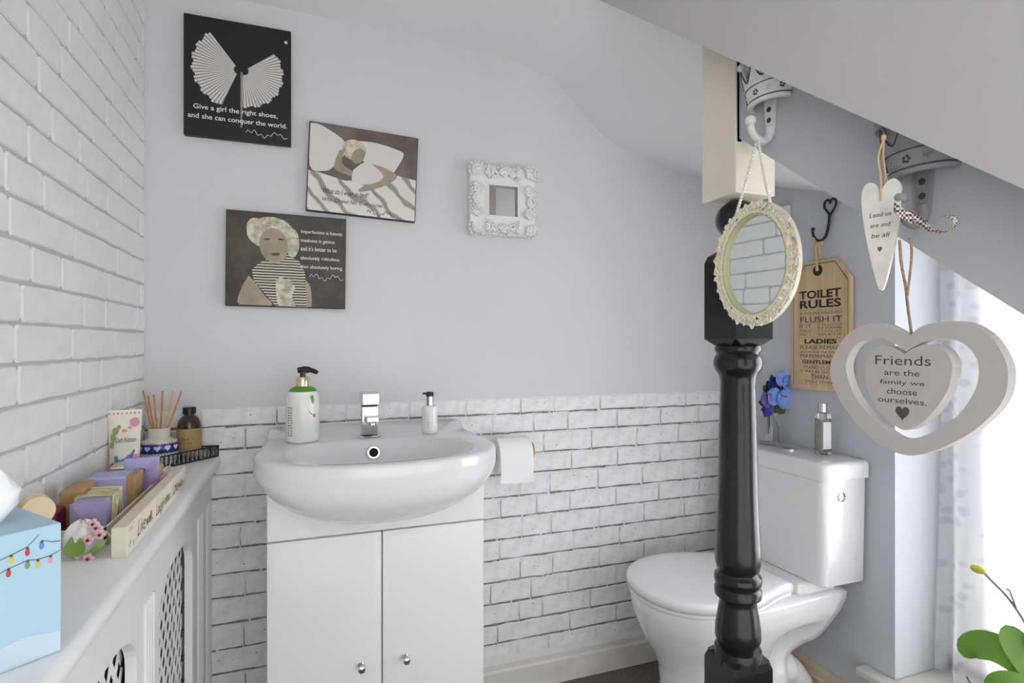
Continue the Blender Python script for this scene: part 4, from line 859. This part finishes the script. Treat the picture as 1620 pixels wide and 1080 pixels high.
# friends heart
hk = Vector((.7295 - .030, .487, 1.297 - .053))
fh = thing('friends_heart', 'greige heart plaque lettered Friends inside a wide heart frame on twine', 'heart', (.683, .476, 1.120), rot=(0, 0, R(-90 + 3)))
def wheart(wd, top, notch, bot, n=40, sharp=.0):
    """heart outline: half-width wd, lobe top z, notch z, bottom z"""
    H_ = [(0, notch), (wd * .10, notch + (top - notch) * .38), (wd * .28, top * .86 + notch * .14), (wd * .50, top), (wd * .72, top * .96 + bot * .04), (wd * .90, top * .80 + bot * .20), (wd * 1.0, top * .62 + bot * .38), (wd * .955, top * .46 + bot * .54), (wd * .80, top * .33 + bot * .67), (wd * .56, top * .185 + bot * .815), (wd * .32, top * .065 + bot * .935), (wd * .13, top * .008 + bot * .992), (0, bot)]
    sm = smooth_path([(a, 0, b) for a, b in H_], 5); R_ = [(p.x, p.z) for p in sm]; return R_ + [(-x, z) for x, z in R_[-2:0:-1]]
def closed(P, k=4):
    Q = smooth_path([(x, 0, z) for x, z in P + [P[0]]], k)[:-1]; return [(q.x, q.z) for q in Q]
OUT = [(-.0002, .0), (.0164, .0129), (.0402, .0166), (.0625, .0151), (.0834, .0008), (.0959, -.0206), (.1003, -.0391), (.0976, -.0624), (.0863, -.0836), (.0655, -.1069), (.0369, -.1279), (.0092, -.1416), (-.0091, -.1435), (-.0325, -.1373), (-.0531, -.1244), (-.0793, -.0986), (-.0977, -.0703), (-.1044, -.0446), (-.0958, -.0184), (-.0748, .0072), (-.0489, .0173), (-.0245, .0149)]
HOLE = [(-.0024, -.018), (.0053, -.0126), (.0226, -.0043), (.0434, -.0026), (.0587, -.008), (.0686, -.0191), (.0734, -.0328), (.0719, -.0529), (.0643, -.0715), (.0518, -.0905), (.0329, -.1074), (.0132, -.1191), (-.0032, -.1239), (-.0164, -.1221), (-.0373, -.1084), (-.0582, -.0905), (-.0721, -.0701), (-.0802, -.0461), (-.0793, -.0309), (-.0721, -.0156), (-.0599, -.0055), (-.0414, -.0011), (-.0249, -.004), (-.0095, -.0126)]
INN = [(-.0046, -.0216), (.0035, -.0148), (.0164, -.0099), (.0288, -.0095), (.0389, -.0145), (.0454, -.0242), (.0478, -.0352), (.0454, -.0529), (.0389, -.0696), (.0272, -.0883), (.0114, -.1051), (-.0032, -.1132), (-.0129, -.1112), (-.0269, -.1015), (-.0414, -.0855), (-.0505, -.0684), (-.0539, -.0498), (-.0525, -.0317), (-.0464, -.0194), (-.0341, -.0112), (-.0214, -.0119), (-.0122, -.0165)]
obj('heart_frame', prism(closed(OUT), 0, .015, holes=[closed(HOLE)]), 'mdf', fh)
ihp = obj('inner_heart', prism(closed(INN), 0, .017), 'mdf', fh)
for i, (l, wd, z) in enumerate((('Friends', .066, -.0345), ('are the', .042, -.0475), ('family we', .053, -.0585), ('choose', .036, -.0705), ('ourselves.', .058, -.0815))): text('lettering', l, 'inkg', ihp, (-.008, -.0004, z), width=wd, height=.0115 if i == 0 else .0072)
obj('printed_heart', flat([heart(-.007, -.094, .0165, .0175, 32)], -.0005), 'inkg', ihp)
obj('twine', tube(smooth_path([(-.003, .008, -.024), (-.002, .008, -.012), (0, .006, .0), (.0, -.002, .04), (-.002, -.002, .06), (-.006, -.004, .09), (-.008, -.004, .118)]), .0016, 6), 'twine2', fh); obj('twine', tube(smooth_path([(0, -.002, .05), (.003, -.003, .07), (.005, -.002, .10), (.004, -.004, .119)]), .0014, 6), 'twine2', fh)
# small white heart
wh = thing('small_heart', 'small slim whitewashed wooden heart hanging from twine on the grey crown hook', 'heart', (.674, .503, 1.300), rot=(0, 0, R(-90 + 22)))
slim = wheart(.0215, .012, .0, -.122)
slim = [(0, 0), (.004, .009), (.010, .014), (.016, .0135), (.0205, .006), (.0215, -.008), (.0195, -.032), (.0145, -.065), (.008, -.098), (.003, -.118), (0, -.122)]; sm = smooth_path([(a, 0, b) for a, b in slim], 4); sm = [(p.x, p.z) for p in sm]; slim = sm + [(-x, z) for x, z in sm[-2:0:-1]]
obj('heart_block', prism(slim, -.0035, .0035), 'washwood', wh)
for l, z, wd in (('Lead us', -.030, .024), ('are and', -.043, .022), ('be all', -.056, .020)): text('lettering', l, 'inkg', wh, (-.001, -.0039, z), width=wd, height=.0055, shear=.2)
obj('printed_heart', flat([heart(-.001, -.071, .005, .007, 20)], -.0039), 'inkg', wh)
obj('twine', tube(smooth_path([(0, -.004, -.010), (0, -.005, .02), (-.003, -.003, .045), (.002, .0, .066)]), .0014, 6), 'twine', wh); obj('twine', tube(smooth_path([(0, .004, -.010), (.003, .003, .02), (.001, .002, .045), (.002, .0, .066)]), .0014, 6), 'twine', wh); obj('twine_knot', ico(nb(), (.002, 0, .068), .0035, 1, (1, 1, 1.5)), 'twine', wh)
# gingham ribbon
rb = thing('gingham_ribbon', 'brown and white gingham ribbon looped round the grey crown hook', 'ribbon', (.69, .472, 1.262), R(-90))
def ribbon(P, wd, wv=Vector((0, .15, 1))):
    P = smooth_path(P, 5); wv = wv.normalized() * wd / 2; return loft([[p - wv for p in P], [p + wv for p in P]], closed=False)
obj('ribbon_wrap', ribbon([(-.012, -.020, .022), (-.004, -.030, .012), (.006, -.022, .000), (.012, -.008, -.006)], .012), 'gingham', rb, smooth='all')
obj('ribbon_loop', ribbon([(.008, -.016, -.002), (.022, -.014, -.009), (.042, -.012, -.006), (.052, -.012, -.015), (.044, -.013, -.024), (.028, -.014, -.020), (.012, -.015, -.006)], .009, Vector((.1, 1, .35))), 'gingham', rb, smooth='all')
obj('ribbon_tail', ribbon([(.004, -.018, .004), (.014, -.017, -.006), (.026, -.015, -.018)], .010), 'gingham', rb, smooth='all')

# ------------------------------------------------------------------ right wall: heart hook and sign
hb = thing('heart_hook', 'black iron hook with heart shaped top on the right wall', 'hook', (XR - .002, 1.289, 1.47), R(-90))
P = [(x, -.006, z) for x, z in heart(.012, .054, .042, .052, 36)]
obj('heart_loop', tube(P + [P[0], P[1]], .0034, 8), 'blackm', hb, smooth='all')
obj('shank', tube(smooth_path([(.010, -.006, .032), (.006, -.006, .0), (.0, -.010, -.03), (-.006, -.022, -.043), (-.014, -.034, -.040), (-.019, -.040, -.022), (-.019, -.040, -.010)]), .0042, 8), 'blackm', hb, smooth='all')
obj('prong_ball', ico(nb(), (-.019, -.040, -.008), .0062, 2), 'blackm', hb, smooth='all')
ts = thing('toilet_rules_sign', 'tag shaped wooden sign lettered Toilet Rules hanging on the right wall', 'sign', (XR - .010, 1.308, .966), R(-90))
HW, HT = .106, .402
tagp = [(-HW, 0), (HW, 0), (HW, HT - .062), (HW - .048, HT), (-HW + .048, HT), (-HW, HT - .062)]
obj('board', prism(tagp, -.006, .006, holes=[ell(-.006, HT - .030, .007, .007, 16)]), 'tagwood', ts)
q = [(x * .93, .010 + (z - .0) * .955) for x, z in tagp]; q2 = [(x * .93 - math.copysign(.0014, x), z + (.0014 if z < .2 else -.0014)) for x, z in q]; q = [(x * .93, .010 + z * .955) for x, z in tagp]
bm = nb()
for i in range(6): j = (i + 1) % 6; bm.faces.new([bm.verts.new((x, -.0064, z)) for x, z in (q[i], q[j], (q[j][0] * .982, .012 + (q[j][1] - .012) * .993), (q[i][0] * .982, .012 + (q[i][1] - .012) * .993))])
obj('printed_border', bm, 'inkg', ts)
obj('eyelet', prism(ell(-.006, HT - .030, .017, .017, 24), -.0068, -.0060, holes=[ell(-.006, HT - .030, .0065, .0065, 24)]), 'ink', ts)
def tl(body, z, wd, h_, u=0, bold=0, m='ink', al='CENTER'): text('lettering', body, m, ts, (u, -.0066, z), width=wd, height=h_, bold=bold, align=al)
tl('TOILET', .287, .150, .026, 0, .0006); tl('RULES', .257, .148, .026, 0, .0006); tl("IF YOU'RE FINISHED", .236, .152, .009, .003, 0, 'inkg'); tl('FLUSH IT', .212, .150, .018, .003, .0002, 'inkg')
tl('IF IT', .194, .044, .012, -.052, 0, 'inkg'); tl('SMELLS', .182, .044, .008, -.052, 0, 'inkg'); tl('SPRAY IT', .170, .044, .008, -.052, 0, 'inkg')
tl('IF THE SEAT IS UP', .200, .082, .0055, .036, 0, 'inkg'); tl('PUT IT DOWN', .190, .082, .007, .036, .0003, 'inkg'); tl('IF IT RUNS OUT', .181, .080, .0055, .036, 0, 'inkg'); tl('REPLACE IT', .170, .080, .008, .036, 0, 'inkg')
tl('LADIES', .146, .116, .015, .002, .0008); tl('PLEASE REMAIN', .128, .150, .011, .003, 0, 'inkg'); tl('SEATED FOR THE WHOLE', .116, .150, .0065, .003, 0, 'inkg'); tl('PERFORMANCE', .101, .150, .011, .003, 0, 'inkg')
tl('GENTLEMEN', .083, .135, .011, .003, .0005); tl('STAND CLOSER', .066, .125, .009, .003, 0, 'inkg'); tl('IT MAY BE SHORTER', .054, .150, .009, .003, 0, 'inkg'); tl('THAN', .036, .060, .014, 0, .0001, 'inkg'); tl('...YOU THINK...', .023, .140, .008, .003, 0, 'inkg')
bm = nb()
for z in (.2495, .208, .1635, .140, .094, .078, .018): bm.faces.new([bm.verts.new((x, -.0065, zz)) for x, zz in ((-.078, z), (.080, z), (.080, z + .0006), (-.078, z + .0006))])
obj('printed_rules', bm, 'inkb', ts)
obj('rope', tube(smooth_path([(-.006, -.009, HT - .032), (-.005, -.012, HT), (-.002, -.022, HT + .035), (.002, -.026, HT + .055), (.001, -.034, HT + .066)]), .0042, 8), 'twine', ts, smooth='all'); obj('rope', tube(smooth_path([(-.006, -.002, HT - .032), (-.004, -.002, HT), (.002, -.012, HT + .035), (.004, -.022, HT + .060), (.001, -.034, HT + .066)]), .0036, 8), 'twine', ts, smooth='all')
bm = ico(nb(), (.006, -.024, HT + .048), .010, 2, (1.1, .8, .8)); box(bm, .010, .030, -.030, -.018, HT + .040, HT + .054, .004); obj('rope_knot', bm, 'twine', ts, smooth='all')
wp = thing('wall_plate', 'small white square plate on the right wall behind the oval mirror', 'plate', (XR - .001, 1.462, 1.540), R(-90))
obj('plate', bbox(-.030, .030, -.014, 0, -.028, .028, .002), 'plasticw', wp)

# ------------------------------------------------------------------ curtain and orchid at the window
cy0, cy1 = WY0 + .02, WY1 - .012; nC = 120; rgs = []
for z in [WZ0 + .032 + (WZ1 - WZ0 - .05) * i / 14 for i in range(15)]:
    t = (z - WZ0) / (WZ1 - WZ0); fl_ = .012 + .012 * (1 - t)
    rgs.append([(XR + .165 + fl_ * math.sin(k * .55 + .6 * math.sin(k * .21) + .3 * math.sin(z * 5)) + (.02 * (1 - t) ** 3 if k > 108 else 0) * -1, cy0 + (cy1 - cy0) * k / nC, z) for k in range(nC + 1)])
ct = thing('sheer_curtain', 'sheer white curtain with faint grey rosettes across the low window', 'curtain', (0, 0, 0))
obj('curtain_cloth', loft(rgs, closed=False), 'curtain', ct, smooth='all')
obj('curtain_rod', tube([(XR + .165, cy0 - .015, WZ1 - .017), (XR + .165, cy1 + .01, WZ1 - .017)], .006, 10), 'white', ct)
oc = thing('orchid', 'potted orchid with broad green leaves and one bud on the window sill', 'plant', (XR + .055, .765, WZ0 + .0245))
obj('pot', lathe([(.040, 0), (.043, .003), (.055, .10), (.059, .102), (.059, .125), (.054, .126), (.050, .112)], 32), 'terra', oc, smooth=True)
def orchid_leaf(P, wd):
    P = smooth_path(P, 4); n = len(P); L_, Cc, Rr = [], [], []
    for i, p in enumerate(P):
        t = i / (n - 1); d = (P[min(i + 1, n - 1)] - P[max(i - 1, 0)]).normalized(); sd = d.cross(Vector((-.75, -.35, .55))).normalized(); ww = wd * (math.sin(math.pi * min(1, .12 + .88 * t) ** 1.35) ** .65 if t < 1 else 0); up = sd.cross(d)
        L_.append(p + sd * ww + up * ww * .2); Cc.append(p); Rr.append(p - sd * ww + up * ww * .2)
    return loft([L_, Cc, Rr], closed=False)
obj('leaf', orchid_leaf([(0, 0, .12), (-.005, .05, .165), (-.012, .105, .185), (-.02, .150, .168), (-.026, .165, .135)], .034), 'orchid', oc, smooth='all')
obj('leaf', orchid_leaf([(.0, .0, .12), (-.01, .03, .17), (-.012, .065, .222), (-.014, .082, .252)], .030), 'orchid', oc, smooth='all')
obj('leaf', orchid_leaf([(.02, -.01, .12), (.015, .01, .18), (.012, .03, .235), (.01, .04, .258)], .030), 'orchid', oc, smooth='all')
obj('leaf', orchid_leaf([(-.02, .0, .12), (-.05, .03, .145), (-.07, .062, .135), (-.075, .085, .105)], .026), 'orchid', oc, smooth='all')
obj('leaf', orchid_leaf([(0, -.02, .12), (-.01, -.07, .17), (-.012, -.12, .16), (-.01, -.16, .12)], .034), 'orchid', oc, smooth='all')
obj('flower_spike', tube(smooth_path([(0, 0, .12), (.0, .02, .20), (-.01, .045, .27), (-.014, .075, .315), (-.018, .108, .345), (-.02, .122, .358)]), .0028, 6), 'spike', oc); obj('flower_spike', tube(smooth_path([(-.012, .060, .296), (-.013, .068, .318), (-.014, .074, .335), (-.014, .080, .336)]), .0019, 6), 'spike', oc)
obj('air_root', tube(smooth_path([(-.03, .06, .11), (-.04, .095, .10), (-.045, .10, .09), (-.045, .135, .09), (-.046, .145, .102)]), .0024, 6), 'spike', oc)
obj('bud', ico(nb(), (-.02, .136, .362), .012, 2, (.8, 1.5, .85)), 'bud', oc, smooth='all')
